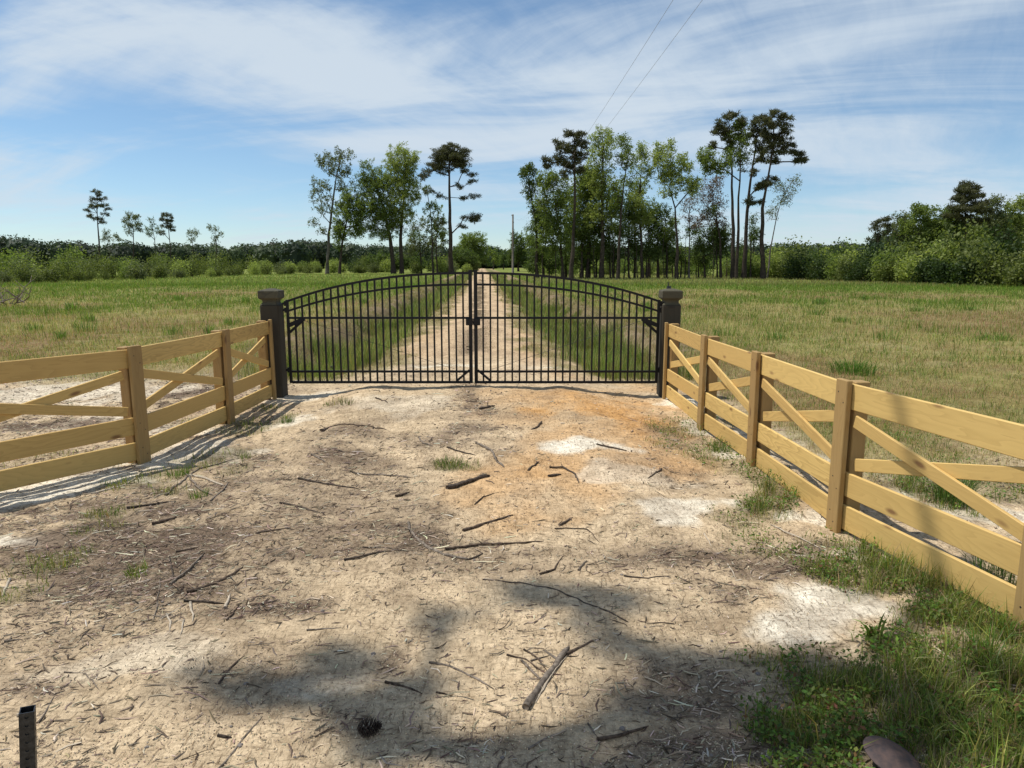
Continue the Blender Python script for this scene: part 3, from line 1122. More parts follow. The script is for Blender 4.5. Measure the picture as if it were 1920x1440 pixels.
def branch_mesh(nodes, par, ntrunk, r0, rtip=.018, sides=5):
    n = len(nodes)
    tips = np.zeros(n)
    kids = [[] for _ in range(n)]
    for i in range(n):
        if par[i] >= 0:
            kids[par[i]].append(i)
    order = list(range(n))
    area = np.zeros(n)
    for i in sorted(order, reverse=True):
        area[i] = sum(area[k] for k in kids[i]) if kids[i] else 1.0
    rad = rtip * area ** .46
    if rad[0] > 0:
        sc_ = r0 / rad[0]
        rad = rad * np.where(rad > rtip * 1.2, 1 + (sc_ - 1) * np.clip(rad / rad[0], 0, 1) ** .6, 1)
    for i in range(ntrunk):
        t = i / max(ntrunk - 1, 1)
        rad[i] = r0 * (1 - .80 * t ** .85)
    rad[0] = r0 * 1.25
    mb = MB()
    for i in range(ntrunk, n):
        if par[i] >= 0:
            rad[i] = min(rad[i], rad[par[i]] * .8 if par[i] < ntrunk else rad[par[i]])
    # chains: follow the thickest child so limbs stay continuous
    starts = [(-1, 0)]
    while starts:
        p, i = starts.pop()
        chain, rr = ([nodes[p]], [min(rad[p], rad[i] * 1.15)]) if p >= 0 else ([], [])
        while True:
            chain.append(nodes[i])
            rr.append(rad[i])
            if not kids[i]:
                break
            ks = sorted(kids[i], key=lambda k: -(rad[k] + (10 if k < ntrunk else 0)))
            for k in ks[1:]:
                starts.append((i, k))
            i = ks[0]
        if len(chain) > 1:
            rr[-1] = min(rr[-1], .02)
            mb.tube(chain, rr, 8 if (p < 0) else (4 if rr[0] < .07 else 5), cap=False)
    return mb


def leaf_faces(C, Nrm, size, aspect=1.0, rg=None, curl=.0):
    """diamond leaves around centres C with facing Nrm (both (n,3)), size (n,)"""
    n = len(C)
    a = rg.normal(size=(n, 3))
    a -= (a * Nrm).sum(1)[:, None] * Nrm
    a /= np.linalg.norm(a, axis=1)[:, None] + 1e-9
    b = np.cross(Nrm, a)
    s = size[:, None]
    V = np.empty((n, 4, 3))
    V[:, 0] = C - a * s
    V[:, 1] = C - b * s * aspect
    V[:, 2] = C + a * s
    V[:, 3] = C + b * s * aspect
    return V.reshape(-1, 3), np.arange(n * 4).reshape(n, 4)


def spikes(C, D, L, wd, rg):
    """needle sprays: slim triangles from C along D"""
    n = len(C)
    a = rg.normal(size=(n, 3))
    a -= (a * D).sum(1)[:, None] * D
    a /= np.linalg.norm(a, axis=1)[:, None] + 1e-9
    V = np.empty((n, 3, 3))
    V[:, 0] = C - a * (wd / 2)[:, None]
    V[:, 1] = C + a * (wd / 2)[:, None]
    V[:, 2] = C + D * L[:, None]
    return V.reshape(-1, 3), np.arange(n * 3).reshape(n, 3)


def unit(n, rg):
    v = rg.normal(size=(n, 3))
    return v / (np.linalg.norm(v, axis=1)[:, None] + 1e-9)


LEAF = {
    'pine': leaf_mat('pine needles', (.048, .054, .024), (.115, .115, .052), .28),
    'dark': leaf_mat('dark oak leaves', (.05, .078, .018), (.13, .175, .045), .45),
    'mid': leaf_mat('spring green leaves', (.095, .14, .032), (.235, .285, .075), .5),
    'light': leaf_mat('young yellow green leaves', (.165, .215, .05), (.36, .40, .13), .5),
    'grey': leaf_mat('sparse grey green leaves', (.08, .10, .04), (.18, .20, .085), .42),
    'bare': leaf_mat('twigs and buds', (.12, .09, .07), (.22, .16, .13), .3),
    'shrub': leaf_mat('field edge shrub leaves', (.060, .085, .020), (.19, .215, .060), .42),
    'shrub_dark': leaf_mat('dark shrub leaves', (.020, .040, .010), (.06, .09, .022), .35),
}


def make_tree(name, label, cat, Yd, trunk_uv, blobs, kind='mid', r_px=3.0, dens=1.0, leaf=.17, mat=None, group=None, bark='bark', seed=0, clump=None, depth=1.0,
              twigs=True, Yj=0.0):
    """trunk_uv: pixel path of the trunk from its foot; blobs: (u, v, ru, rv[, density]) masses of the crown"""
    rg = np.random.default_rng(1000 + seed)
    k = Yd / F
    foot = at(trunk_uv[0][0], trunk_uv[0][1], Yd)
    foot.z = hz(foot.x, Yd)
    root = empty(name, foot)
    tag(root, label, cat, group)
    f = np.array(foot)
    tr = [np.array([0, 0, -.3])]
    lean = rg.normal(0, .25)
    for i, (u, v) in enumerate(trunk_uv[1:]):
        p = np.array(at(u, v, Yd)) - f
        p[1] += lean * (i + 1) / len(trunk_uv) + rg.normal(0, .1)
        tr.append(p)
    # refine the trunk
    tr2 = [tr[0]]
    for a_, b_ in zip(tr[:-1], tr[1:]):
        m_ = max(1, int(np.linalg.norm(b_ - a_) / 1.6))
        for s in range(1, m_ + 1):
            q = a_ + (b_ - a_) * s / m_
            if s < m_:
                q = q + rg.normal(0, .05, 3)
            tr2.append(q)
    T, Cl = [], []
    cl = clump or (.75 if kind == 'pine' else .85)
    for bl in blobs:
        u, v, ru, rv = bl[:4]
        dd = bl[4] if len(bl) > 4 else 1.0
        c0 = np.array(at(u, v, Yd)) - f
        rx, rz_ = ru * k, rv * k
        ry = depth * min(max(rx * .9, .8), 3.6)
        c0[1] += rg.normal(0, .5)
        vol = 4.19 * rx * ry * rz_
        n = max(5, int(vol / (cl ** 3 * 1.9) * dd) + int(dd * rx * rz_ / (cl * cl) * 2.2))
        n = min(int(n * ((2.3 if Yd < 100 else 1.45) if kind != 'pine' else 1.15)), 210)
        q = unit(n, rg) * (rg.random(n) ** .42)[:, None] * np.array([rx, ry, rz_])
        T.append(c0 + q)
    T = np.concatenate(T)
    nodes, par = mst_branches(tr2, T, bf=.32 if kind != 'pine' else .18, jit=.10, seed=seed)
    mb = branch_mesh(nodes, par, len(tr2), r_px * k)
    mb.build('trunk', MAT[bark], root, smooth=True)
    V, Fs, off = [], [], 0
    if kind == 'pine':
        nt_ = int(60 * dens)
        C = np.repeat(T, nt_, axis=0)
        D = unit(len(C), rg)
        D[:, 2] = D[:, 2] * .8 + .25
        D /= np.linalg.norm(D, axis=1)[:, None]
        sp_ = unit(len(C), rg) * (rg.random(len(C)) ** .5)[:, None] * np.array([cl * .72, cl * .72, cl * .46])
        v_, f_ = spikes(C + sp_, D, rg.uniform(.24, .50, len(C)), rg.uniform(.06, .13, len(C)), rg)
        o = npmesh('crown', v_, [f_], LEAF[mat or 'pine'], root)
    else:
        nl = int(78 * dens)
        C = np.repeat(T, nl, axis=0)
        # twiglets: leaves gather in a few sub-sprays of each clump
        sub = unit(len(T) * 5, rg) * (cl * .75)
        pick = rg.integers(0, 5, len(C)) + np.repeat(np.arange(len(T)) * 5, nl)
        P = C + sub[pick] * rg.uniform(.4, 1.0, len(C))[:, None] + unit(len(C), rg) * (rg.random(len(C)) * cl * .42)[:, None]
        Nn = unit(len(C), rg)
        Nn[:, 2] += .35
        Nn /= np.linalg.norm(Nn, axis=1)[:, None]
        v_, f_ = leaf_faces(P, Nn, rg.uniform(.45, 1.05, len(C)) * leaf * .74, .66, rg)
        o = npmesh('crown', v_, [f_], LEAF[mat or kind], root)
    return root


TL = 130    # distance of the left-hand group
TR = 87     # distance of the right-hand line
G_L = 'trees of the group left of the far drive'
G_R = 'trees of the line right of the far drive'
S = [0]


def T_(Yd, label, trunk, blobs, kind='mid', r=3.0, dens=1.0, leaf=.17, mat=None, name='deciduous_tree', group=None, bark='bark', **kw):
    S[0] += 1
    return make_tree(name, label, 'tree', Yd, trunk, blobs, kind, r, dens, leaf, mat, group, bark, seed=S[0], **kw)


# --- group left of the drive
T_(TL, 'tall slender open-crowned tree with few leaves, leftmost of the group left of the drive', [(613, 511), (616, 440), (624, 380), (630, 330), (640, 288)],
   [(603, 298, 18, 14, .6), (642, 288, 22, 12, .5), (628, 308, 30, 22, .5), (655, 318, 8, 12, .6), (600, 350, 20, 22, .5), (645, 345, 18, 22, .5), (586, 362, 10, 8, .6), (615, 388, 28, 20, .35),
    (590, 416, 12, 6, .5), (606, 430, 10, 10, .4)], 'grey', 3.6, .62, .19, bark='bark_pale', group=G_L)
T_(TL - 2, 'leaning leafy small tree between the slender open tree and the broad maple', [(636, 511), (643, 450), (652, 405), (664, 365)],
   [(656, 372, 22, 22, .7), (640, 395, 18, 20, .7), (668, 400, 24, 30, .7), (650, 425, 28, 20, .7), (672, 435, 18, 14, .6), (636, 450, 14, 20, .8), (628, 430, 10, 14, .6)], 'grey', 3.0, .9, .19, mat='mid', group=G_L)
T_(TL, 'broad many-stemmed tree with dark lower boughs, left half of the paired crown', [(738, 512), (732, 450), (722, 400), (708, 355), (698, 320)],
   [(688, 312, 14, 16, .8), (700, 335, 26, 24, .9), (680, 345, 18, 24, .8), (715, 350, 24, 26, .9), (696, 385, 34, 30, .9), (722, 405, 30, 26, 1.1), (690, 427, 22, 8, 1.1), (715, 440, 26, 10, 1.1), (740, 425, 18, 20, 1.0), (676, 372, 14, 14, .7)],
   'mid', 4.6, .9, .16, group=G_L)
T_(TL + 1, 'tall bright-topped spring tree, right half of the paired crown', [(753, 511), (751, 450), (755, 390), (760, 330), (757, 290)],
   [(735, 288, 10, 16, .7), (752, 280, 14, 12, .8), (779, 292, 9, 18, .8), (758, 300, 28, 20, .9), (744, 320, 28, 26, .9), (773, 325, 14, 24, .9), (758, 350, 32, 24, .9), (775, 372, 14, 14, .9), (745, 378, 28, 22, .9), (756, 405, 26, 16, .9), (780, 440, 12, 8, .5)],
   'light', 4.2, .95, .16, group=G_L)
T_(TL - 3, 'tall dark pine with a domed top and low side boughs beside the drive', [(846, 511), (845, 440), (843, 370), (842, 310), (845, 285)],
   [(846, 280, 24, 13, 1.3), (826, 292, 20, 14, 1.3), (866, 292, 16, 16, 1.3), (845, 300, 30, 16, 1.3), (868, 312, 16, 12, 1.2), (815, 310, 16, 12, 1.1), (798, 325, 12, 10, 1.1), (790, 333, 7, 6, 1), (830, 318, 20, 9, 1), (883, 328, 10, 5, 1.1), (886, 341, 11, 4, 1.3),
    (862, 350, 12, 7, 1.0), (808, 362, 14, 6, 1.0), (826, 368, 12, 6, .9), (888, 369, 15, 4.5, 1.4), (868, 372, 8, 3, 1), (884, 409, 20, 8, 1.5), (866, 425, 8, 5, .9), (824, 418, 10, 8, .6)], 'pine', 5.2, 1.0, name='pine_tree', group=G_L, clump=.8)
T_(TL + 2, 'thin tree with scattered leaves close to the left of the domed pine', [(812, 511), (810, 440), (806, 390), (798, 345)],
   [(808, 395, 12, 18, .7), (822, 385, 12, 12, .7), (800, 352, 6, 8, .5), (822, 415, 16, 16, .8), (805, 430, 10, 14, .7), (830, 440, 14, 16, .7)], 'mid', 2.0, .8, .19, group=G_L)
T_(TL + 4, 'thin second stem nearest the trunk of the domed pine, half in leaf', [(820, 511), (818, 450), (822, 410)],
   [(826, 430, 14, 12, .8), (832, 452, 12, 12, .8), (815, 455, 10, 12, .7)], 'grey', 1.8, .8, .19, group=G_L)
T_(TL + 8, 'low brushy tree half bare of leaves between the paired crown and the pine', [(790, 511), (788, 460), (785, 430)],
   [(782, 425, 14, 16, .6), (797, 418, 14, 14, .5), (775, 450, 18, 16, .9), (800, 455, 20, 20, .8), (772, 470, 14, 14, 1)], 'bare', 2.0, .8, .17, mat='grey', group=G_L)
T_(190, 'round pale green tree behind the domed pine, beside the far drive', [(888, 505), (888, 470)],
   [(888, 452, 26, 18, 1.2), (878, 470, 26, 16, 1.2), (902, 470, 16, 14, 1.1), (888, 488, 34, 12, 1.2), (862, 480, 16, 18, 1.1)], 'mid', 2.0, 1.1, .26, group=G_L, clump=1.3)
T_(170, 'dark low bushy tree at the foot of the domed pine', [(868, 508), (868, 490)],
   [(866, 482, 26, 16, 1.1), (850, 492, 20, 12, 1.1), (880, 494, 18, 10, 1.1)], 'dark', 2.0, 1.1, .26, group=G_L, clump=1.2)
T_(160, 'bushy dark tree behind the feet of the paired crown', [(720, 508), (720, 490)],
   [(712, 488, 30, 14, 1.1), (770, 490, 30, 14, 1.1), (742, 496, 24, 10, 1.1)], 'dark', 2.0, 1.1, .26, group=G_L, clump=1.2)

# --- line right of the drive
T_(TR + 2, 'ivy-clad tree with a dark tip, leftmost of the line right of the drive', [(1008, 521), (1006, 440), (999, 385), (990, 335)],
   [(991, 314, 10, 8, 1.2), (985, 328, 11, 10, 1.2), (998, 340, 16, 18, 1), (992, 365, 12, 14, .9), (1006, 395, 14, 24, 1), (1002, 430, 12, 20, .9), (1010, 470, 16, 22, .9), (1000, 500, 16, 12, .8)], 'dark', 3.6, 1.2, .145, group=G_R)
T_(TR, 'yellow-green leafy tree second in the line right of the drive', [(1055, 522), (1050, 440), (1040, 370)],
   [(1022, 345, 18, 22, 1), (1042, 340, 20, 20, 1), (1020, 385, 18, 26, 1), (1045, 385, 22, 26, 1), (1035, 425, 26, 22, 1), (1055, 450, 24, 22, 1), (1025, 460, 22, 24, 1)], 'mid', 3.2, 1.1, .145, group=G_R)
T_(TR - 3, 'tall straight pine with an open ragged top, left of the tallest green tree', [(1071, 523), (1075, 440), (1078, 360), (1076, 290), (1077, 262)],
   [(1076, 256, 20, 9, 1.2), (1047, 270, 10, 8, 1.2), (1090, 268, 16, 10, 1.2), (1062, 280, 20, 9, 1.2), (1030, 300, 13, 6, 1.2), (1048, 296, 14, 6, 1.1), (1085, 290, 20, 9, 1.2), (1070, 305, 26, 8, 1.0), (1025, 310, 7, 4, 1.1), (1092, 320, 12, 8, .9), (1060, 330, 14, 8, .7)],
   'pine', 4.6, 1.1, name='pine_tree', group=G_R, clump=.62)
T_(TR + 3, 'dense mid-green tree wrapped round the straight pine trunk', [(1100, 521), (1104, 440), (1100, 360)],
   [(1100, 330, 24, 22, 1), (1088, 355, 22, 22, 1), (1110, 370, 26, 26, 1), (1085, 400, 26, 26, 1), (1110, 420, 24, 24, 1), (1080, 440, 24, 22, 1), (1100, 465, 26, 20, .9)], 'mid', 3.4, 1.1, .145, group=G_R)
T_(TR, 'tallest light green tree with a feathery top, in the middle of its line', [(1128, 522), (1130, 440), (1128, 360), (1130, 300), (1130, 262)],
   [(1130, 252, 15, 9, .8), (1114, 266, 14, 14, .8), (1144, 266, 9, 16, .8), (1127, 285, 24, 18, .8), (1112, 310, 18, 20, .8), (1140, 318, 16, 20, .6), (1126, 350, 24, 26, 1.0), (1142, 385, 20, 22, 1), (1120, 400, 24, 24, 1), (1140, 425, 16, 16, .9)],
   'light', 5.0, 1.0, .145, group=G_R)
T_(TR - 2, 'pale lacy tree with visible forking limbs right of the feathery-topped one', [(1158, 522), (1162, 440), (1166, 380), (1174, 320), (1180, 285)],
   [(1163, 270, 10, 13, .8), (1176, 280, 14, 14, .7), (1184, 300, 12, 18, .6), (1166, 300, 16, 16, .5), (1160, 350, 20, 20, .7), (1182, 340, 14, 22, .5), (1156, 388, 14, 14, .8), (1170, 400, 14, 18, .6)],
   'light', 3.4, .85, .145, mat='mid', group=G_R)
T_(TR + 1, 'narrow leafy spire-shaped tree just left of the wide gap in the line', [(1205, 522), (1203, 450), (1198, 390), (1202, 330)],
   [(1206, 282, 10, 13, .8), (1200, 305, 16, 18, .9), (1214, 320, 12, 18, .8), (1204, 345, 16, 18, .9), (1192, 385, 22, 24, .9), (1212, 400, 18, 22, .8), (1195, 420, 24, 20, .9)], 'mid', 3.6, 1.0, .145, mat='light', group=G_R)
T_(TR + 4, 'low dark-leaved tree between the spire-shaped tree and the forked one', [(1234, 521), (1232, 460), (1236, 420)],
   [(1236, 405, 16, 18, .9), (1224, 430, 20, 20, 1), (1244, 440, 18, 20, 1), (1228, 465, 22, 18, .9)], 'dark', 3.0, 1.0, .145, group=G_R)
T_(TR - 1, 'forked yellow-green tree with twin crown tops, left of the tall pine cluster', [(1269, 523), (1270, 450), (1266, 390), (1255, 350)],
   [(1240, 282, 13, 14, .9), (1254, 280, 10, 12, .8), (1232, 300, 10, 14, .8), (1248, 305, 20, 18, 1), (1282, 298, 13, 10, .9), (1288, 315, 12, 16, .9), (1268, 325, 18, 16, .9), (1245, 335, 20, 16, .9), (1278, 345, 22, 12, .9), (1302, 342, 10, 7, .9), (1252, 360, 14, 10, .8), (1290, 360, 14, 8, .7)],
   'light', 4.2, 1.05, .145, group=G_R)
T_(TR + 2, 'thin nearly bare tree just right of the forked yellow-green one', [(1292, 522), (1294, 440), (1292, 400), (1296, 365)],
   [(1284, 385, 10, 18, .5), (1300, 380, 10, 18, .5), (1290, 410, 10, 12, .5)], 'bare', 2.0, .5, .12, group=G_R, bark='bark_pale')
T_(TR + 1, 'brownish half-leafed tree left of the tall pine cluster', [(1352, 522), (1350, 450), (1342, 400), (1336, 360)],
   [(1330, 350, 18, 16, .7), (1345, 345, 14, 14, .6), (1322, 378, 18, 16, .7), (1346, 380, 18, 20, .7), (1328, 405, 22, 14, .9), (1350, 415, 16, 18, .9), (1312, 420, 14, 16, .9)], 'bare', 3.0, .85, .13, group=G_R)
T_(TR + 3, 'dark-leaved understorey tree below the brownish half-leafed one', [(1322, 522), (1320, 470)],
   [(1312, 450, 18, 18, 1), (1335, 448, 22, 20, 1), (1320, 475, 26, 16, .9), (1356, 465, 16, 20, .8)], 'dark', 2.4, 1.0, .145, group=G_R)
T_(TR - 3, 'left pine of the tall cluster with a straight trunk and dark rounded top', [(1374, 523), (1375, 430), (1373, 350), (1370, 290), (1368, 240)],
   [(1370, 221, 14, 8, 1.2), (1352, 228, 12, 9, 1.2), (1342, 246, 11, 12, 1.2), (1384, 232, 14, 10, 1.2), (1364, 243, 18, 10, 1.0), (1340, 268, 9, 12, 1.0), (1356, 268, 12, 10, .9), (1388, 255, 12, 12, 1), (1370, 275, 16, 8, .8)],
   'pine', 4.6, 1.1, name='pine_tree', group=G_R, clump=.62)
T_(TR - 4, 'bright green tree climbing between the pines of the tall cluster', [(1380, 523), (1384, 430), (1386, 340), (1385, 270)],
   [(1386, 236, 13, 12, .9), (1376, 260, 16, 16, .9), (1395, 268, 14, 18, .9), (1380, 290, 18, 18, .9), (1396, 300, 14, 16, .8), (1362, 300, 16, 12, .8), (1326, 288, 14, 8, .9), (1316, 300, 10, 8, .8), (1338, 302, 16, 9, .9), (1352, 315, 16, 10, .7), (1325, 318, 10, 7, .5)],
   'mid', 3.6, 1.0, .145, group=G_R)
T_(TR - 2, 'middle pine of the tall cluster, its trunk curving to the right', [(1395, 523), (1399, 430), (1407, 340), (1416, 280), (1420, 240)],
   [(1420, 231, 14, 9, 1.1), (1412, 248, 14, 12, 1.1), (1430, 252, 12, 12, 1.1), (1418, 275, 16, 14, .9), (1428, 298, 16, 12, .8), (1404, 322, 14, 10, .6), (1438, 338, 12, 8, 1.0), (1420, 350, 16, 10, .8), (1410, 378, 18, 9, .9), (1432, 345, 12, 6, 1)],
   'pine', 4.6, 1.05, name='pine_tree', group=G_R, clump=.62)
T_(TR - 5, 'right pine of the tall cluster with a broad dark top and long side boughs', [(1431, 523), (1428, 450), (1429, 390), (1440, 335), (1450, 280), (1452, 235)],
   [(1448, 213, 16, 6, 1.3), (1434, 224, 14, 9, 1.2), (1465, 224, 14, 10, 1.2), (1448, 236, 20, 10, 1.2), (1478, 244, 12, 12, 1.2), (1438, 252, 14, 10, 1.1), (1462, 260, 18, 12, 1.1), (1484, 266, 10, 9, 1.1), (1448, 276, 20, 10, 1.0), (1470, 285, 18, 9, 1), (1493, 290, 10, 5, 1.2), (1507, 299, 8, 4, 1.2), (1492, 302, 6, 3, .8),
    (1452, 300, 14, 8, .8), (1440, 345, 9, 5, 1)], 'pine', 5.0, 1.15, name='pine_tree', group=G_R, clump=.62)
T_(TR - 1, 'thin leaning sapling with wispy leaves, rightmost of the line', [(1438, 523), (1444, 470), (1455, 412), (1466, 375), (1484, 340)],
   [(1466, 378, 12, 14, .6), (1480, 358, 14, 16, .6), (1490, 342, 9, 10, .6), (1452, 398, 8, 12, .5), (1462, 350, 8, 12, .4)], 'grey', 1.9, .55, .12, group=G_R, bark='bark_pale')
# darker understorey and saplings of the line
MARKS = [(1008, 'the ivy-clad leftmost tree'), (1055, 'the yellow-green second tree'), (1071, 'the straight ragged pine'), (1100, 'the dense mid-green tree'),
         (1128, 'the tallest feathery tree'), (1158, 'the pale lacy tree'), (1205, 'the narrow spire-shaped tree'), (1269, 'the forked yellow-green tree'),
         (1322, 'the brownish half-leafed tree'), (1352, 'the brownish half-leafed tree'), (1374, 'the left pine of the tall cluster'), (1395, 'the curving middle pine'), (1431, 'the broad-topped right pine')]
USED = set()


def near_label(u, v, what):
    for (mu, ph) in sorted(MARKS, key=lambda q: abs(q[0] - u)):
        rel = 'close behind' if abs(u - mu) < 5 else ('just right of' if u > mu else 'just left of')
        hgt = 'low ' if v > 460 and 'sapling' not in what else ('taller ' if v < 420 else '')
        lab = hgt + what + ' ' + rel + ' ' + ph
        if lab not in USED:
            USED.add(lab)
            return lab
    return lab


for (u, v, ru, rv, kd) in ((1030, 488, 22, 20, 'dark'), (1062, 476, 20, 22, 'dark'), (1092, 486, 22, 20, 'dark'), (1118, 462, 24, 24, 'dark'), (1145, 472, 20, 22, 'dark'), (1180, 455, 20, 26, 'dark'),
                           (1212, 468, 22, 24, 'dark'), (1250, 470, 20, 26, 'dark'), (1276, 480, 16, 20, 'mid'), (1310, 488, 18, 14, 'mid'), (1390, 470, 12, 18, 'dark'), (1410, 440, 10, 12, 'dark'),
                           (1158, 430, 16, 20, 'mid'), (1070, 420, 20, 20, 'mid'), (1020, 420, 24, 26, 'mid'), (1060, 370, 24, 26, 'dark'), (1105, 345, 20, 26, 'mid'), (1150, 360, 18, 26, 'mid'),
                           (1180, 400, 22, 26, 'dark'), (1215, 395, 18, 24, 'mid'), (1130, 440, 24, 24, 'dark'), (1090, 430, 22, 26, 'dark'), (1250, 430, 20, 24, 'mid'), (1190, 360, 16, 22, 'mid'), (1345, 440, 26, 22, 'dark')):
    T_(TR + random.uniform(1, 7), near_label(u, v, 'dark-leaved understorey tree' if kd == 'dark' else 'mid-green understorey tree'), [(u, 521), (u + random.uniform(-3, 3), v + 10), (u, v - rv * .5)],
       [(u, v, ru, rv, .9), (u + ru * .5, v + rv * .5, ru * .7, rv * .6, .8)], kd, random.uniform(1.3, 2.4), .95, .145, group='understorey trees below the line right of the drive')
for u in (1018, 1042, 1087, 1115, 1143, 1151, 1170, 1190, 1196, 1219, 1246, 1262, 1284, 1305, 1337, 1362, 1407):
    v1 = random.uniform(395, 445)
    T_(TR + random.uniform(-1, 8), near_label(u, 500, 'pole-thin sapling'), [(u, 522), (u + random.uniform(-3, 4), 470), (u + random.uniform(-7, 7), v1)],
       [(u + random.uniform(-6, 6), v1 - 4, 8, 12, .6)], 'dark', random.uniform(.9, 1.7), .7, .13, name='sapling', group='thin saplings in the line right of the drive')

# --- beside the far drive
T_(260, 'small green tree where the far drive disappears', [(925, 500), (925, 480)], [(924, 474, 9, 9, 1.2), (930, 486, 12, 9, 1.2)], 'mid', 1.2, 1.0, .34, clump=1.6)
T_(270, 'small dark tree beside the one where the far drive disappears', [(944, 500), (944, 485)], [(943, 478, 9, 9, 1.2), (946, 488, 14, 9, 1.2)], 'dark', 1.2, 1.0, .34, clump=1.6)
T_(185, 'dark full-crowned tree just right of the utility pole', [(972, 505), (972, 470)], [(968, 446, 11, 12, 1.3), (975, 462, 18, 16, 1.3), (964, 480, 16, 14, 1.3), (985, 485, 18, 12, 1.2)], 'dark', 2.2, 1.2, .24, clump=1.2)
T_(180, 'leafy green tree between the pole and the ivy-clad tree', [(1000, 506), (1000, 470)], [(990, 448, 14, 12, 1.2), (1002, 462, 18, 16, 1.2), (1020, 480, 20, 16, 1.1)], 'mid', 2.2, 1.1, .24, clump=1.2)

# --- lone trees far to the left
TF = 150
G_F = 'lone trees standing over the scrub to the left'
T_(TF, 'tall lone pine with a tiered airy crown, leftmost over the scrub', [(187, 508), (185, 440), (182, 400), (181, 362)],
   [(180, 362, 10, 6, 1.1), (172, 374, 9, 6, 1), (190, 372, 8, 6, 1), (182, 386, 14, 6, .9), (199, 386, 9, 4, 1), (203, 392, 8, 3, 1), (168, 397, 9, 3.5, 1), (195, 402, 10, 3.5, .9), (165, 404, 5, 3, 1), (178, 410, 12, 4, .9), (192, 418, 7, 3, .9)], 'pine', 2.2, .8, name='pine_tree', group=G_F, clump=.62)
T_(TF + 5, 'round-crowned pale tree with fine twigs, second from left over the scrub', [(250, 508), (249, 445), (248, 415)],
   [(248, 404, 13, 8, .9), (238, 414, 10, 10, .8), (259, 414, 10, 10, .8), (248, 422, 17, 10, .7), (240, 434, 9, 6, .6), (260, 430, 8, 6, .6)], 'grey', 1.8, .75, .17, group=G_F)
T_(TF + 8, 'small wispy tree between the round-crowned tree and the short lone pine', [(293, 508), (291, 450), (285, 412)],
   [(284, 415, 5, 7, .7), (288, 430, 10, 6, .6), (280, 438, 6, 5, .6), (300, 432, 6, 8, .6)], 'grey', 1.3, .7, .17, mat='dark', group=G_F)
T_(TF + 2, 'short lone pine with a bunched dark crown, right of the wispy tree', [(321, 508), (318, 450), (313, 408)],
   [(313, 404, 10, 5, 1.1), (305, 414, 8, 6, 1), (320, 413, 8, 6, 1), (312, 424, 12, 6, .9), (322, 430, 7, 4, .9), (303, 436, 6, 4, .8)], 'pine', 1.7, .8, name='pine_tree', group=G_F, clump=.6)
T_(TF + 10, 'small pale twiggy tree half hidden by the scrub, left of two', [(361, 508), (361, 460), (358, 438)],
   [(356, 436, 8, 7, .8), (368, 437, 6, 7, 1), (360, 446, 10, 5, .6)], 'grey', 1.3, .7, .17, group=G_F)
T_(TF + 12, 'small pale V-shaped tree half hidden by the scrub, nearest the slender group', [(407, 508), (406, 460), (405, 432)],
   [(402, 430, 8, 6, .7), (413, 440, 6, 7, .7), (406, 447, 8, 5, .6), (396, 426, 5, 3, .6)], 'grey', 1.3, .6, .17, group=G_F)
T_(TF + 40, 'faint low spreading tree just right of the tall lone pine', [(206, 505), (206, 460)],
   [(200, 436, 7, 4, .8), (214, 442, 9, 4, .8), (222, 448, 9, 5, .9), (198, 448, 10, 6, .9)], 'grey', 1.2, .7, .2, group=G_F)

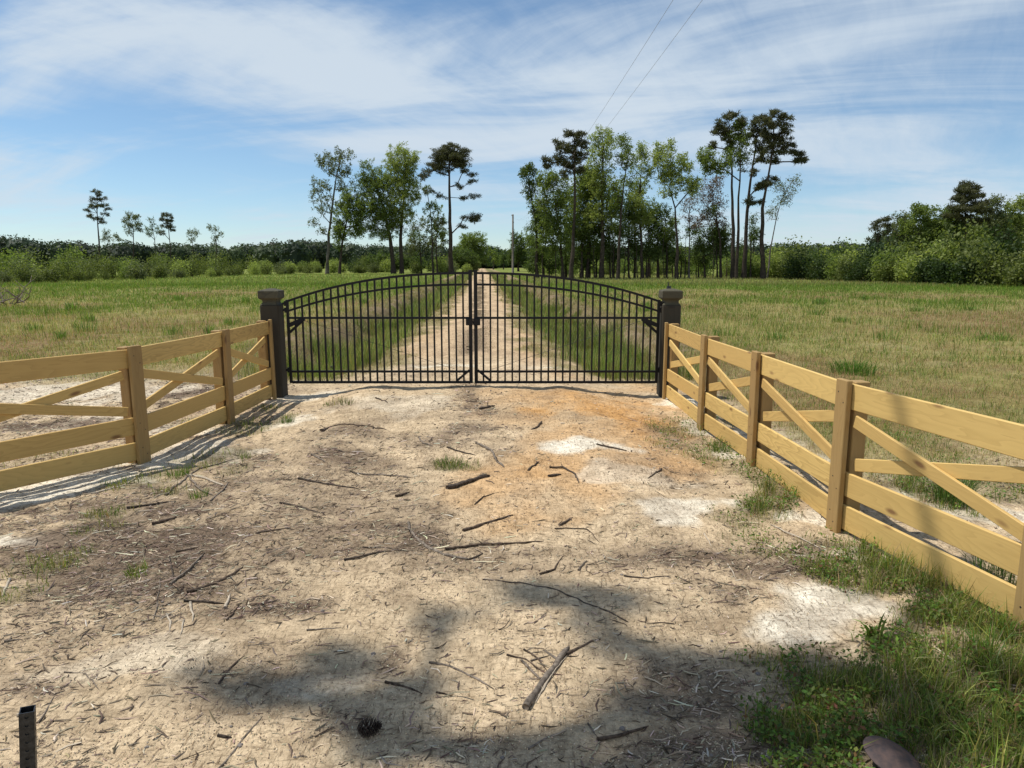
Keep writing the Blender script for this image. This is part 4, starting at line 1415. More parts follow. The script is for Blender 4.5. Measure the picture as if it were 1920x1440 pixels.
# --- wood at the right
TW = 92
G_W = 'trees of the wood at the right edge'
for (lab, tr, bl, kd, rr, dd) in (
    ('slim dark pine at the left tip of the right-hand wood', [(1646, 519), (1646, 460), (1646, 418)], [(1646, 416, 6, 5, 1), (1643, 428, 9, 6, .9), (1650, 438, 10, 6, .9), (1645, 450, 11, 6, .8)], 'pine', 1.8, .8),
    ('second slim pine at the left tip of the right-hand wood', [(1664, 519), (1665, 460), (1665, 414)], [(1665, 412, 6, 4, 1), (1663, 422, 7, 5, .9), (1666, 434, 8, 6, .8)], 'pine', 1.6, .8),
    ('rounded tree with greenish brown leaves at the start of the wood', [(1690, 519), (1690, 450)], [(1690, 412, 18, 12, 1), (1682, 430, 22, 16, 1), (1702, 436, 20, 18, 1), (1688, 458, 26, 16, 1), (1670, 470, 18, 16, 1)], 'grey', 2.6, 1.1),
    ('tree with fine brown twigs rising above its neighbours in the wood', [(1722, 519), (1722, 430)], [(1716, 395, 12, 8, .9), (1726, 404, 16, 12, 1), (1716, 425, 20, 18, 1), (1730, 445, 22, 20, 1), (1715, 465, 20, 16, 1)], 'mid', 2.6, 1.1),
    ('bright green rounded tree left of the spreading dark pine', [(1755, 519), (1755, 430)], [(1748, 392, 14, 10, 1), (1764, 396, 16, 12, 1), (1745, 415, 20, 16, 1), (1768, 425, 22, 20, 1), (1748, 448, 24, 20, 1), (1770, 470, 22, 18, 1)], 'mid', 2.8, 1.15),
    ('dark tree close under the spreading pine', [(1790, 519), (1790, 440)], [(1785, 408, 18, 14, 1), (1798, 425, 22, 16, 1), (1788, 448, 24, 18, 1), (1805, 470, 24, 18, 1)], 'dark', 2.8, 1.1),
    ('brown-topped broad tree right of the spreading dark pine', [(1862, 519), (1862, 430)], [(1866, 378, 14, 8, .9), (1856, 388, 16, 12, 1), (1876, 396, 16, 14, 1), (1860, 415, 24, 18, 1), (1850, 440, 22, 20, 1), (1876, 448, 20, 22, 1), (1858, 475, 26, 18, 1)], 'grey', 2.8, 1.1),
    ('bright green tree cut by the right edge of the picture', [(1905, 519), (1905, 430)], [(1900, 386, 14, 10, 1), (1915, 380, 14, 10, 1), (1896, 405, 18, 16, 1), (1916, 415, 20, 20, 1), (1900, 440, 24, 20, 1), (1918, 460, 20, 20, 1), (1895, 475, 24, 18, 1)], 'light', 2.8, 1.15),
    ('shaded tree between the brown-topped tree and the bright green one', [(1886, 519), (1886, 450)], [(1884, 425, 14, 18, 1), (1890, 455, 18, 20, 1), (1880, 482, 20, 16, 1)], 'dark', 2.4, 1.1),
    ('dark leafy tree low in the wood below the spreading pine', [(1825, 519), (1825, 460)], [(1828, 438, 24, 16, 1), (1835, 462, 26, 18, 1), (1818, 482, 26, 14, 1)], 'mid', 2.4, 1.1),
    ('green tree outside the right edge of the picture', [(1965, 519), (1965, 430)], [(1960, 390, 26, 20, 1), (1975, 425, 36, 30, 1), (1955, 465, 34, 24, 1)], 'mid', 2.8, 1.0),
):
    T_(TW + random.uniform(-5, 6), lab, tr, bl, kd, rr, dd, .17, name='pine_tree' if kd == 'pine' else 'deciduous_tree', group=G_W, clump=.62 if kd == 'pine' else .9)
T_(TW - 6, 'big spreading dark pine topping the right-hand wood', [(1812, 521), (1812, 450), (1812, 400), (1814, 350)],
   [(1814, 345, 18, 5, 1.5), (1834, 354, 13, 5, 1.5), (1798, 356, 12, 4, 1.4), (1818, 360, 24, 5, 1.4), (1836, 368, 13, 3, 1.3), (1812, 372, 28, 5, 1.4), (1795, 380, 16, 5, 1.4), (1832, 382, 20, 5, 1.4), (1786, 390, 15, 4, 1.3), (1814, 392, 38, 6, 1.3), (1840, 398, 18, 4, 1.2), (1800, 405, 28, 6, 1.2), (1822, 414, 26, 6, 1.1)],
   'pine', 3.6, 1.3, name='pine_tree', group=G_W, clump=.66)


# ------------------------------------------------------------------ shrubs along the field edges
def shrub_mesh(seed, rx, ry, rz_, kd, n=1500):
    rg = np.random.default_rng(seed)
    nb = 9
    cs = unit(nb, rg) * np.array([rx * .6, ry * .6, rz_ * .36]) + np.array([0, 0, rz_ * .52])
    rs = rg.uniform(.32, .55, nb) * rz_
    pk = rg.integers(0, nb, n)
    P = cs[pk] + unit(n, rg) * (rs[pk] * rg.random(n) ** .35)[:, None]
    P[:, 2] = np.abs(P[:, 2])
    stalk = rg.random(n) < .18
    P[stalk, 2] += rg.random(stalk.sum()) * rz_ * .35
    Nn = unit(n, rg)
    Nn[:, 2] += .4
    Nn /= np.linalg.norm(Nn, axis=1)[:, None]
    v_, f_ = leaf_faces(P, Nn, rg.uniform(.07, .15, n), .6, rg)
    o = npmesh('crown', v_, [f_], LEAF[kd], None, link_it=False)
    mb = MB()
    for k in range(7):
        e = cs[rg.integers(0, nb)] * np.array([.9, .9, 1.2])
        mb.tube([(rg.normal(0, .12), rg.normal(0, .12), -.1), tuple(e * .5 + rg.normal(0, .06, 3)), tuple(e)], [.03, .022, .01], 4, cap=False)
    s = mb.build('stem', MAT['bark'], None)
    sc.collection.objects.unlink(s)
    return o.data, s.data


SH = {}
for i, (rx, rz_, kd) in enumerate(((1.5, 2.4, 'shrub'), (1.2, 1.9, 'shrub'), (1.9, 2.9, 'shrub'), (1.4, 2.1, 'light'), (1.5, 2.4, 'shrub_dark'), (1.1, 1.6, 'shrub_dark'), (1.3, 2.2, 'grey'), (1.7, 2.6, 'mid'))):
    SH[i] = shrub_mesh(300 + i, rx, rx, rz_, kd, 1500)
SHLAB = {0: 'olive green shrub with arching stems along the field edge', 1: 'low olive green shrub along the field edge', 2: 'large spreading olive green shrub along the field edge',
         3: 'bright yellow-green shrub along the field edge', 4: 'tall blackish green shrub along the field edge', 5: 'low blackish green shrub along the field edge',
         6: 'grey-green brushy shrub along the field edge', 7: 'large mid-green shrub along the field edge'}


SHGRP = ['arching olive shrubs', 'low olive shrubs', 'large olive shrubs', 'bright yellow-green shrubs', 'tall blackish shrubs', 'low blackish shrubs', 'grey-green brush', 'large mid-green shrubs']


def shrub(x, y, k, s, right):
    me, st = SH[k]
    side = 'right' if right else 'left'
    root = empty('shrub', (x, y, hz(x, y) - .05), random.uniform(0, 6.28))
    root.scale = (s * random.uniform(.85, 1.2), s * random.uniform(.85, 1.2), s * random.uniform(.8, 1.15))
    tag(root, SHLAB[k].replace('the field edge', 'the ' + side + '-hand field edge'), 'shrub', SHGRP[k] + ' at the ' + side)
    for nm, d in (('crown', me), ('stem', st)):
        o = bpy.data.objects.new(nm, d)
        o.parent = root
        link(o)


def edge_left(y):
    return np.interp(y, [40, 57, 80, 137, 200], [-42.5, -41, -39.5, -37, -36])


def edge_right(y):
    return np.interp(y, [35, 51, 83, 120, 200], [41, 37.2, 31.5, 33, 30])


random.seed(21)
y = 44.0
while y < 190:
    e = edge_left(y)
    for row in range(3 if y < 120 else 2):
        k = random.choice([0, 0, 1, 2, 3, 5, 6, 7] if row else [0, 1, 1, 3, 6, 0])
        shrub(e - 1.2 - row * 3.4 - random.uniform(0, 2.4), y + random.uniform(-1, 1), k, random.uniform(.38, .98) * (.9 + .1 * row), False)
    y += 2.6 * max(1, y / 65)
for k in range(46):
    y = random.uniform(50, 190)
    shrub(edge_left(y) - random.uniform(11, 62), y, random.choice([0, 2, 3, 6, 7, 0]), random.uniform(.7, 1.2), False)
# scrub behind the left-hand group, up to the far drive
for k in range(30):
    shrub(random.uniform(-35, -9), random.uniform(136, 175), random.choice([0, 6, 1, 3, 4]), random.uniform(.8, 1.25), False)
y = 40.0
while y < 118:
    e = edge_right(y)
    for row in range(2):
        k = random.choice([0, 3, 7, 4, 2, 0, 3] if row else [0, 3, 5, 1, 7, 4])
        shrub(e + .8 + row * 2.8 + random.uniform(0, 1.6), y + random.uniform(-.8, .8), k, random.uniform(.85, 1.2) * (1 + .2 * row), True)
    y += 2.1 * max(1, y / 70)
for k in range(34):
    shrub(random.uniform(4, 34), random.uniform(112, 150), random.choice([0, 3, 3, 7, 1]), random.uniform(.8, 1.15), True)
for k in range(12):
    y = random.uniform(86, 112)
    shrub(random.uniform(28, 36), y, random.choice([3, 7, 0]), random.uniform(.8, 1.1), True)


# ------------------------------------------------------------------ the far woods that close the view, one mass
def far_woods():
    rg = np.random.default_rng(77)
    V, Fs, off = [], [], 0
    crowns = []
    def row(x0, y0, x1, y1, step, h0, h1, mats):
        L = math.hypot(x1 - x0, y1 - y0)
        n = int(L / step)
        for i in range(n):
            f = (i + rg.random()) / n
            h = rg.uniform(h0, h1) * (.85 + .3 * vnoise(np.array([f * L / 30]), np.array([y0 * 1.0]), 3)[0])
            cx_, cy_ = x0 + (x1 - x0) * f + rg.normal(0, 2), y0 + (y1 - y0) * f + rg.normal(0, 5)
            # the woods' height falls and rises along the horizon as in the photo
            uu = 960 + cx_ / max(cy_, 20) * F
            hs = (497 - np.interp(uu, [-400, 0, 100, 300, 450, 560, 700, 930, 990, 1400, 1600, 1650, 1690, 1750, 1900, 2300],
                                  [436, 440, 452, 456, 460, 450, 460, 462, 462, 458, 455, 440, 420, 402, 392, 385])) / F * cy_ + 1.6
            h = hs * (.80 + .20 * rg.random()) * (1.0 if h < 13.8 else 1.04) / 1.0
            crowns.append((cx_, cy_, h, rg.uniform(.34, .50) * min(h, 12), rg.integers(0, 4)))
    row(-330, 235, -150, 300, 3.2, 10, 13.5, 0)
    row(-150, 300, -8, 330, 3.0, 11, 14.5, 0)
    row(-340, 250, -10, 350, 3.0, 13, 16.5, 0)
    row(-300, 270, -60, 380, 9, 16, 19, 0)
    row(8, 330, 130, 300, 3.0, 11, 14, 0)
    row(10, 350, 150, 320, 3.0, 13, 16, 0)
    row(-14, 420, 16, 425, 3.0, 11, 14, 0)
    row(30, 190, 95, 170, 3.4, 8, 11, 0)
    row(60, 150, 110, 120, 3.2, 10, 14, 0)
    row(66, 120, 120, 80, 3.0, 11, 15, 0)
    row(110, 90, 150, 20, 5.0, 11, 15, 0)
    row(-330, 235, -260, 60, 6.0, 10, 14, 0)
    pal = np.array([[.030, .050, .022], [.040, .062, .026], [.058, .082, .034], [.048, .060, .036]])
    cols = []
    bm = bmesh.new()
    bmesh.ops.create_icosphere(bm, subdivisions=3, radius=1)
    bm.verts.ensure_lookup_table()
    ico = np.array([v_.co[:] for v_ in bm.verts])
    icf = np.array([[q.index for q in f_.verts] for f_ in bm.faces])
    bm.free()
    F3, off3, V3, C3 = [], 0, [], []
    for (cx, cy, h, r, kx) in crowns:
        lobes = unit(7, rg)
        col = pal[kx] * rg.uniform(.75, 1.25)
        r = r * 1.1
        def shape(d):
            b_ = 1 + .30 * np.clip(np.max(d @ lobes.T, axis=1) - .55, 0, 1) * 2 + .10 * np.sin(d[:, 0] * 9 + cx) * np.cos(d[:, 2] * 8 + cy)
            p = d * b_[:, None] * np.array([r, r, h * .44])
            p[:, 2] += h * .50
            lowm = d[:, 2] < -.2
            p[lowm, 2] *= .6
            return p
        core = shape(ico) * np.array([.80, .80, .88]) + rg.normal(0, .07 * r, ico.shape)
        core[:, 2] = np.maximum(core[:, 2], -.3)
        V3.append(core + np.array([cx, cy, 0]))
        F3.append(icf + off3)
        off3 += len(ico)
        C3.append(col[None, :] * rg.uniform(.7, 1.15, len(ico))[:, None])
        n = int(560 * max(.8, min(2.6, 240 / max(cy, 60))))
        d = unit(n, rg)
        P = (shape(d) - np.array([0, 0, h * .5])) * rg.uniform(.84, 1.03, n)[:, None] + np.array([cx, cy, h * .5])
        Nn = d + unit(n, rg) * .9
        Nn /= np.linalg.norm(Nn, axis=1)[:, None]
        size = rg.uniform(.24, .50, n) * (cy / 300 * .75 + .40)
        v_, f_ = leaf_faces(P, Nn, size, .7, rg)
        V.append(v_)
        Fs.append(f_ + off)
        off += len(v_)
        cols.append(np.repeat(col[None, :] * rg.uniform(.75, 1.4, n)[:, None], 4, axis=0))
    V = V + V3
    cols = cols + C3
    F3 = np.concatenate(F3) + off
    o = npmesh('far_woods', np.concatenate(V), [np.concatenate(Fs), F3], leaf_mat('far wood leaves', (0, 0, 0), (0, 0, 0), .3, attr=True), col=np.concatenate(cols))
    tag(o, 'distant band of mixed woodland closing the fields', 'woodland', kind='stuff')


far_woods()

# ------------------------------------------------------------------ the tall pine behind the viewer whose shade falls on the drive
def shade_tree():
    rg = np.random.default_rng(5)
    fx, fy = -7.0, -2.5
    root = empty('pine_tree', (fx, fy, 0))
    tag(root, 'tall pine behind the viewer, its shade falling on the near drive', 'tree')
    sx, sy = SUN.x / SUN.z, SUN.y / SUN.z
    pts = []
    # where its shade lies on the ground, measured in the photo
    for (u, v, ru, rv, n) in SHADE:
        cx, cy = gp(u, v)
        xr, _ = gp(u + ru, v)
        _, y0 = gp(u, v + rv)
        _, y1 = gp(u, v - rv)
        for k in range(n):
            th, q = rg.random() * 6.28, rg.random() ** .5
            h = rg.uniform(10.5, 12.5)
            hx_, hy_ = cx + (xr - cx) * q * math.cos(th), cy + (y1 - y0) / 2 * q * math.sin(th)
            if fbm(np.array([hx_]), np.array([hy_]), .26, 3, 400)[0] > .475:
                continue
            pts.append((cx + (xr - cx) * q * math.cos(th) + sx * h - fx, cy + (y1 - y0) / 2 * q * math.sin(th) + sy * h - fy, h))
    T = np.array(pts)
    trunk = [(0, 0, -.4), (.1, .2, 4), (.2, .6, 8), (.3, 1.0, 10), (.2, 1.2, 11.5), (.3, 1.5, 13)]
    nodes, par = mst_branches([np.array(p) for p in trunk], T, .1, .08, 9)
    branch_mesh(nodes, par, len(trunk), .27, .008).build('trunk', MAT['bark'], root, smooth=True)
    nt_ = 44
    C = np.repeat(T, nt_, axis=0)
    D = unit(len(C), rg)
    sp_ = unit(len(C), rg) * (rg.random(len(C)) ** .5)[:, None] * np.array([.15, .15, .09])
    v_, f_ = spikes(C + sp_, D, rg.uniform(.10, .22, len(C)), rg.uniform(.012, .028, len(C)), rg)
    npmesh('crown', v_, [f_], LEAF['pine'], root)


SHADE = [(1000, 1108, 50, 7, 5), (1090, 1135, 60, 9, 7), (1180, 1118, 50, 9, 5), (1270, 1108, 60, 12, 7), (820, 1165, 32, 7, 4), (950, 1188, 60, 9, 7), (1080, 1175, 70, 10, 7), (850, 1205, 60, 9, 6),
         (960, 1215, 60, 10, 6), (640, 1238, 40, 10, 6), (600, 1258, 30, 8, 4), (500, 1288, 60, 8, 6), (395, 1270, 30, 5, 2), (1010, 1250, 60, 12, 6), (1150, 1225, 90, 14, 8), (1290, 1250, 110, 18, 12), (800, 1300, 60, 12, 7), (900, 1310, 60, 14, 7),
         (700, 1330, 60, 12, 6), (570, 1380, 40, 24, 8), (760, 1390, 90, 18, 8), (1000, 1370, 80, 18, 8), (1150, 1320, 100, 20, 12), (1300, 1330, 100, 22, 14), (1390, 1290, 90, 18, 12), (1480, 1260, 90, 16, 12),
         (1600, 1290, 90, 20, 12), (1660, 1330, 90, 24, 12), (1420, 1400, 120, 22, 10), (1250, 1420, 120, 14, 10), (1800, 1400, 120, 30, 12), (1060, 1425, 90, 12, 7), (1870, 1300, 60, 24, 6), (1560, 1230, 60, 8, 5),
         (950, 1440, 60, 10, 5), (1180, 1270, 90, 14, 8)]
# shade that stripes the near rails of the right-hand fence: the same crown, further out
SHADE = [(u, v, ru, rv, max(1, int(n * 1.35))) for (u, v, ru, rv, n) in SHADE]
SHADE += [(1700, 990, 26, 8, 3), (1800, 1010, 26, 10, 4), (1880, 1030, 26, 10, 4), (1900, 1120, 40, 12, 4)]
shade_tree()

# ------------------------------------------------------------------ grass and weeds
MAT['blade'] = leaf_mat('grass blades', (0, 0, 0), (0, 0, 0), .38, attr=True, rough=.55)
MAT['dry'] = leaf_mat('dry stems', (0, 0, 0), (0, 0, 0), .22, attr=True, rough=.8)


def blades(name, x, y, h, wd, lean, col, label, mat='blade', seg=2, cat='grass'):
    n = len(x)
    z = height(x, y) - .004
    az_ = rng.random(n) * 2 * math.pi
    dx, dy = np.cos(az_), np.sin(az_)
    fa = rng.random(n) * 2 * math.pi
    wx, wy = np.cos(fa) * wd / 2, np.sin(fa) * wd / 2
    base = np.stack([x, y, z], 1)
    W = np.stack([wx, wy, np.zeros(n)], 1)
    Ld = np.stack([dx, dy, np.zeros(n)], 1)
    up = np.array([0, 0, 1.0])
    if seg == 1:
        tip = base + up * (h * np.cos(lean))[:, None] + Ld * (h * np.sin(lean))[:, None]
        V = np.stack([base - W, base + W, tip], 1).reshape(-1, 3)
        Fs = [np.arange(n * 3).reshape(n, 3)]
        c = np.repeat(col, 3, axis=0)
    else:
        l1 = lean * .45
        mid = base + up * (h * .55 * np.cos(l1))[:, None] + Ld * (h * .55 * np.sin(l1))[:, None]
        l2 = lean * 1.5
        tip = mid + up * (h * .5 * np.cos(l2))[:, None] + Ld * (h * .5 * np.sin(l2))[:, None]
        V = np.stack([base - W, base + W, mid + W * .8, mid - W * .8, tip], 1).reshape(-1, 3)
        i = np.arange(n)[:, None] * 5
        Fs = [i + np.array([[0, 1, 2, 3]]), i + np.array([[3, 2, 4]])]
        c = np.repeat(col, 5, axis=0)
    o = npmesh(name, V, Fs, MAT[mat], col=c)
    tag(o, label, cat, kind='stuff')
    return o


def tint(n, base, v=.25, hue=.12):
    k = rng.normal(1, v, (n, 1)).clip(.45, 1.7)
    return np.clip(np.array(base)[None, :] * k * rng.normal(1, hue, (n, 3)).clip(.6, 1.5), 0, 1)


def wedge(n, y0, y1, p, margin=1.12):
    """points in the ground the view can reach, thinning with distance; width follows the view and a step to either side"""
    u = rng.random(n)
    if abs(p - 1) < 1e-6:
        y = y0 * (y1 / y0) ** u
    else:
        a, b = y0 ** (1 - p), y1 ** (1 - p)
        y = (a + (b - a) * u) ** (1 / (1 - p))
    x = (rng.random(n) * 2 - 1) * (y * 960 / F * (margin + .10) + 2.0)
    return x, y


def away(x, y):
    """keeps plants off posts and rails"""
    fx_ = np.interp(y, [1.7, 2.88, 4.13, 5.5, 6.82, 8.4], [2.75, 2.27, 1.99, 1.94, 1.88, 1.86])
    dk = (x - root_disc[0]) ** 2 + (y - root_disc[1]) ** 2 < .0125
    return ~((np.abs(x - fx_) < .018) & (y < 8.5)) & ~dk


# --- dead and green grass of the fields
x, y = wedge(760000, 5.0, 62, 1.25)
z = zones(x, y)
f = z['field'] * away(x, y)
clumpy = sstep(.30, .62, fbm(x, y, .32, 3, 201) * .6 + fbm(x, y, 1.4, 3, 203) * .4)
keep = rng.random(len(x)) < f * (.25 + .75 * clumpy)
x, y = x[keep], y[keep]
g = z['green'][keep]
n = len(x)
isg = rng.random(n) < np.clip(g * .85 + .08, 0, 1) * (.55 + .55 * sstep(6, 14, y))
tuft = sstep(.58, .72, fbm(x, y, .5, 3, 211))
dist = np.maximum(y, 4)
h = np.where(isg, rng.uniform(.07, .20, n) * (1 + .7 * tuft), rng.uniform(.04, .13, n))
wd = np.maximum(np.where(isg, .005, .0028), dist * np.where(isg, .00062, .00045))
c_dry = tint(n, (.37, .315, .13), .30)
red = rng.random(n) < .28 * sstep(.40, .62, fbm(x, y * .7, 3.2, 5, 151)) + .05
c_dry[red] = tint(red.sum(), (.26, .15, .075), .22)
pal = rng.random(n) < .22
c_dry[pal] = tint(pal.sum(), (.44, .38, .20), .2)
c_g = tint(n, (.105, .185, .025), .28)
yg = rng.random(n) < .4
c_g[yg] = tint(yg.sum(), (.21, .27, .045), .2)
col = np.where(isg[:, None], c_g, c_dry)
near = y < 16
blades('field_grass', x[near], y[near], h[near] * (.55 + .45 * sstep(7, 15, y[near])), wd[near] * .85, rng.uniform(.15, 1.25, near.sum()), col[near], 'dry tan stubble and green regrowth covering the fields', seg=2)
far = ~near
blades('field_grass', x[far], y[far], h[far] * 1.15, wd[far], rng.uniform(.05, .5, far.sum()), col[far], 'dry tan stubble and green regrowth covering the fields farther out', seg=1)

# --- far, short, even grass from 55 m out
x, y = wedge(75000, 55, 125, 1.3)
z = zones(x, y)
keep = rng.random(len(x)) < z['field'] * .9
x, y = x[keep], y[keep]
n = len(x)
blades('field_grass', x, y, rng.uniform(.12, .30, n), y * .0009, rng.uniform(0, .4, n), np.where((x < 2)[:, None], tint(n, (.22, .26, .07), .3), tint(n, (.27, .26, .10), .3)), 'even green grass at the far end of the fields', seg=1)

# --- tall grass in the two ditches beside the long drive
n = 200000
yy = 9.8 * (110 / 9.8) ** (rng.random(n) ** 1.15)
side = np.where(rng.random(n) < .5, -1, 1)
off = rng.uniform(1.3, 3.3, n)
xx = -0.15 - 0.041 * yy + side * off
z = zones(xx, yy)
cl = sstep(.36, .6, fbm(xx, yy, .4, 3, 221))
keep = rng.random(n) < np.clip(z['ditchgrass'] * (.35 + .65 * cl) * .85, 0, 1)
xx, yy = xx[keep], yy[keep]
n = len(xx)
tall = .5 + .9 * sstep(.45, .7, fbm(xx, yy, .7, 3, 223))
c_g = tint(n, (.16, .22, .045), .3)
yg = rng.random(n) < .5
c_g[yg] = tint(yg.sum(), (.33, .32, .12), .22)
dark = fbm(xx, yy, 1.1, 2, 229) > .56
c_g[dark] *= .75
blades('ditch_grass', xx, yy, rng.uniform(.14, .40, n) * tall, np.maximum(.006, yy * .0006), rng.uniform(.05, .55, n), c_g, 'tall green grass filling the ditches beside the long drive', seg=2)

# --- thin straw on the verges of the long drive
n = 240000
yy = 9.6 * (70 / 9.6) ** rng.random(n)
side = np.where(rng.random(n) < .5, -1, 1)
xx = -0.15 - 0.041 * yy + side * rng.uniform(.85, 4.2, n)
z = zones(xx, yy)
keep = rng.random(n) < np.clip(z['verge'] * .7 + z['soil'] * .45, 0, 1) * sstep(.35, .6, fbm(xx, yy, .5, 3, 231))
xx, yy = xx[keep], yy[keep]
n = len(xx)
blades('verge_straw', xx, yy, rng.uniform(.03, .14, n), np.maximum(.003, yy * .0005), rng.uniform(.2, 1.2, n), tint(n, (.33, .28, .13), .35), 'thin straw on the verges of the long drive', mat='dry', seg=1)
# middle strip litter of the long drive
n = 16000
yy = 9.4 * (80 / 9.4) ** rng.random(n)
xx = -0.15 - 0.041 * yy + rng.normal(0, .2, n)
keep = rng.random(n) < sstep(.40, .6, fbm(xx, yy * .35, .5, 4, 131))
xx, yy = xx[keep], yy[keep]
n = len(xx)
blades('drive_straw', xx, yy, rng.uniform(.02, .06, n), np.maximum(.004, yy * .0006), rng.uniform(.6, 1.4, n), tint(n, (.24, .18, .11), .3), 'flattened straw along the middle of the long drive', mat='dry', seg=1)

# --- near weeds: lawns of grass blades where the photo has them
x, y = wedge(1150000, 1.75, 11.5, 1.0, 1.15)
gs = spots(x, y, GREENS, 4, .6)
fine = sstep(.40, .60, fbm(x, y, .16, 4, 241)) * (.35 + .65 * sstep(.40, .55, fbm(x, y, .45, 3, 243)))
keep = rng.random(len(x)) < np.clip(gs * (.12 + .88 * fine) * 1.25 * np.clip(3.2 / y, .3, 1.4), 0, 1) * away(x, y)
x, y = x[keep], y[keep]
gs = gs[keep]
n = len(x)
lush = sstep(.45, .85, gs) * sstep(1.0, 1.6, x)
h = rng.uniform(.025, .08, n) * (1 + 1.5 * lush * rng.random(n))
col = tint(n, (.12, .18, .03), .32)
yg = rng.random(n) < .42
col[yg] = tint(yg.sum(), (.29, .31, .075), .25)
ol = rng.random(n) < .30
col[ol] = tint(ol.sum(), (.30, .25, .13), .3)
blades('weed_grass', x, y, h, np.maximum(.0032, y * .0007) * rng.uniform(.6, 1.4, n), rng.uniform(.1, 1.1, n), col, 'short green grass and weeds growing through the sand beside the fences', seg=2)

# taller ragged stems standing over the lush corner
x, y = wedge(80000, 1.75, 6.5, 1.0, 1.15)
gs = spots(x, y, GREENS, 4, .6)
keep = (rng.random(len(x)) < np.clip(gs - .45, 0, 1) * .30 * sstep(.45, .62, fbm(x, y, .22, 3, 247))) & away(x, y) & (x > .9)
x, y = x[keep], y[keep]
n = len(x)
col = tint(n, (.17, .24, .045), .3)
yg = rng.random(n) < .4
col[yg] = tint(yg.sum(), (.36, .38, .10), .2)
blades('tall_weeds', x, y, rng.uniform(.08, .21, n), rng.uniform(.0035, .0075, n), rng.uniform(.15, 1.0, n), col, 'taller ragged grass blades standing over the weeds at the lower right', seg=2)

# --- small broad leaves among them
x, y = wedge(680000, 1.75, 7.5, 1.0, 1.15)
gs = spots(x, y, GREENS, 4, .6)
fine = sstep(.46, .62, fbm(x, y, .11, 3, 251))
keep = rng.random(len(x)) < np.clip(gs * fine * .9, 0, 1) * away(x, y) * (x > .5)
x, y = x[keep], y[keep]
n = len(x)
zz = height(x, y) + rng.uniform(.008, .075, n)
Nn = unit(n, rng)
Nn[:, 2] = np.abs(Nn[:, 2]) + .5
Nn /= np.linalg.norm(Nn, axis=1)[:, None]
v_, f_ = leaf_faces(np.stack([x, y, zz], 1), Nn, rng.uniform(.005, .014, n), .55, rng)
cc = tint(n, (.11, .17, .03), .3)
rd = rng.random(n) < .16
cc[rd] = tint(rd.sum(), (.17, .10, .045), .25)
o = npmesh('weed_leaves', v_, [f_], MAT['blade'], col=np.repeat(cc, 4, axis=0))
tag(o, 'small broad weed leaves mixed into the grass by the right-hand fence', 'weeds', kind='stuff')


# --- single plants one can point at
def tuft(x, y, n, hh, spread, base, label, name='grass_tuft', wd=.006, lean=(.1, .8)):
    z0 = hz(x, y)
    root_rng = rng
    a = root_rng.random(n) * 6.283
    rr = root_rng.random(n) ** .7 * spread * .35
    bx, by = np.cos(a) * rr, np.sin(a) * rr
    h = root_rng.uniform(.5, 1, n) * hh
    le = root_rng.uniform(lean[0], lean[1], n)
    dx, dy = np.cos(a + root_rng.normal(0, .4, n)), np.sin(a + root_rng.normal(0, .4, n))
    fa = root_rng.random(n) * 6.28
    W = np.stack([np.cos(fa), np.sin(fa), np.zeros(n)], 1) * wd / 2
    Ld = np.stack([dx, dy, np.zeros(n)], 1)
    up = np.array([0, 0, 1.0])
    b0 = np.stack([bx, by, np.full(n, -.01)], 1)
    m1 = b0 + up * (h * .4 * np.cos(le * .3))[:, None] + Ld * (h * .4 * np.sin(le * .3))[:, None]
    m2 = m1 + up * (h * .35 * np.cos(le))[:, None] + Ld * (h * .35 * np.sin(le))[:, None]
    tp = m2 + up * (h * .3 * np.cos(le * 1.9))[:, None] + Ld * (h * .3 * np.sin(le * 1.9))[:, None]
    V = np.stack([b0 - W, b0 + W, m1 + W, m1 - W, m2 + W * .75, m2 - W * .75, tp], 1).reshape(-1, 3)
    i = np.arange(n)[:, None] * 7
    o = npmesh(name, V, [np.concatenate([i + np.array([[0, 1, 2, 3]]), i + np.array([[3, 2, 4, 5]])]), i + np.array([[5, 4, 6]])], MAT['blade'], col=np.repeat(tint(n, base, .25), 7, axis=0), loc=(x, y, z0))
    tag(o, label, 'grass tuft')
    return o


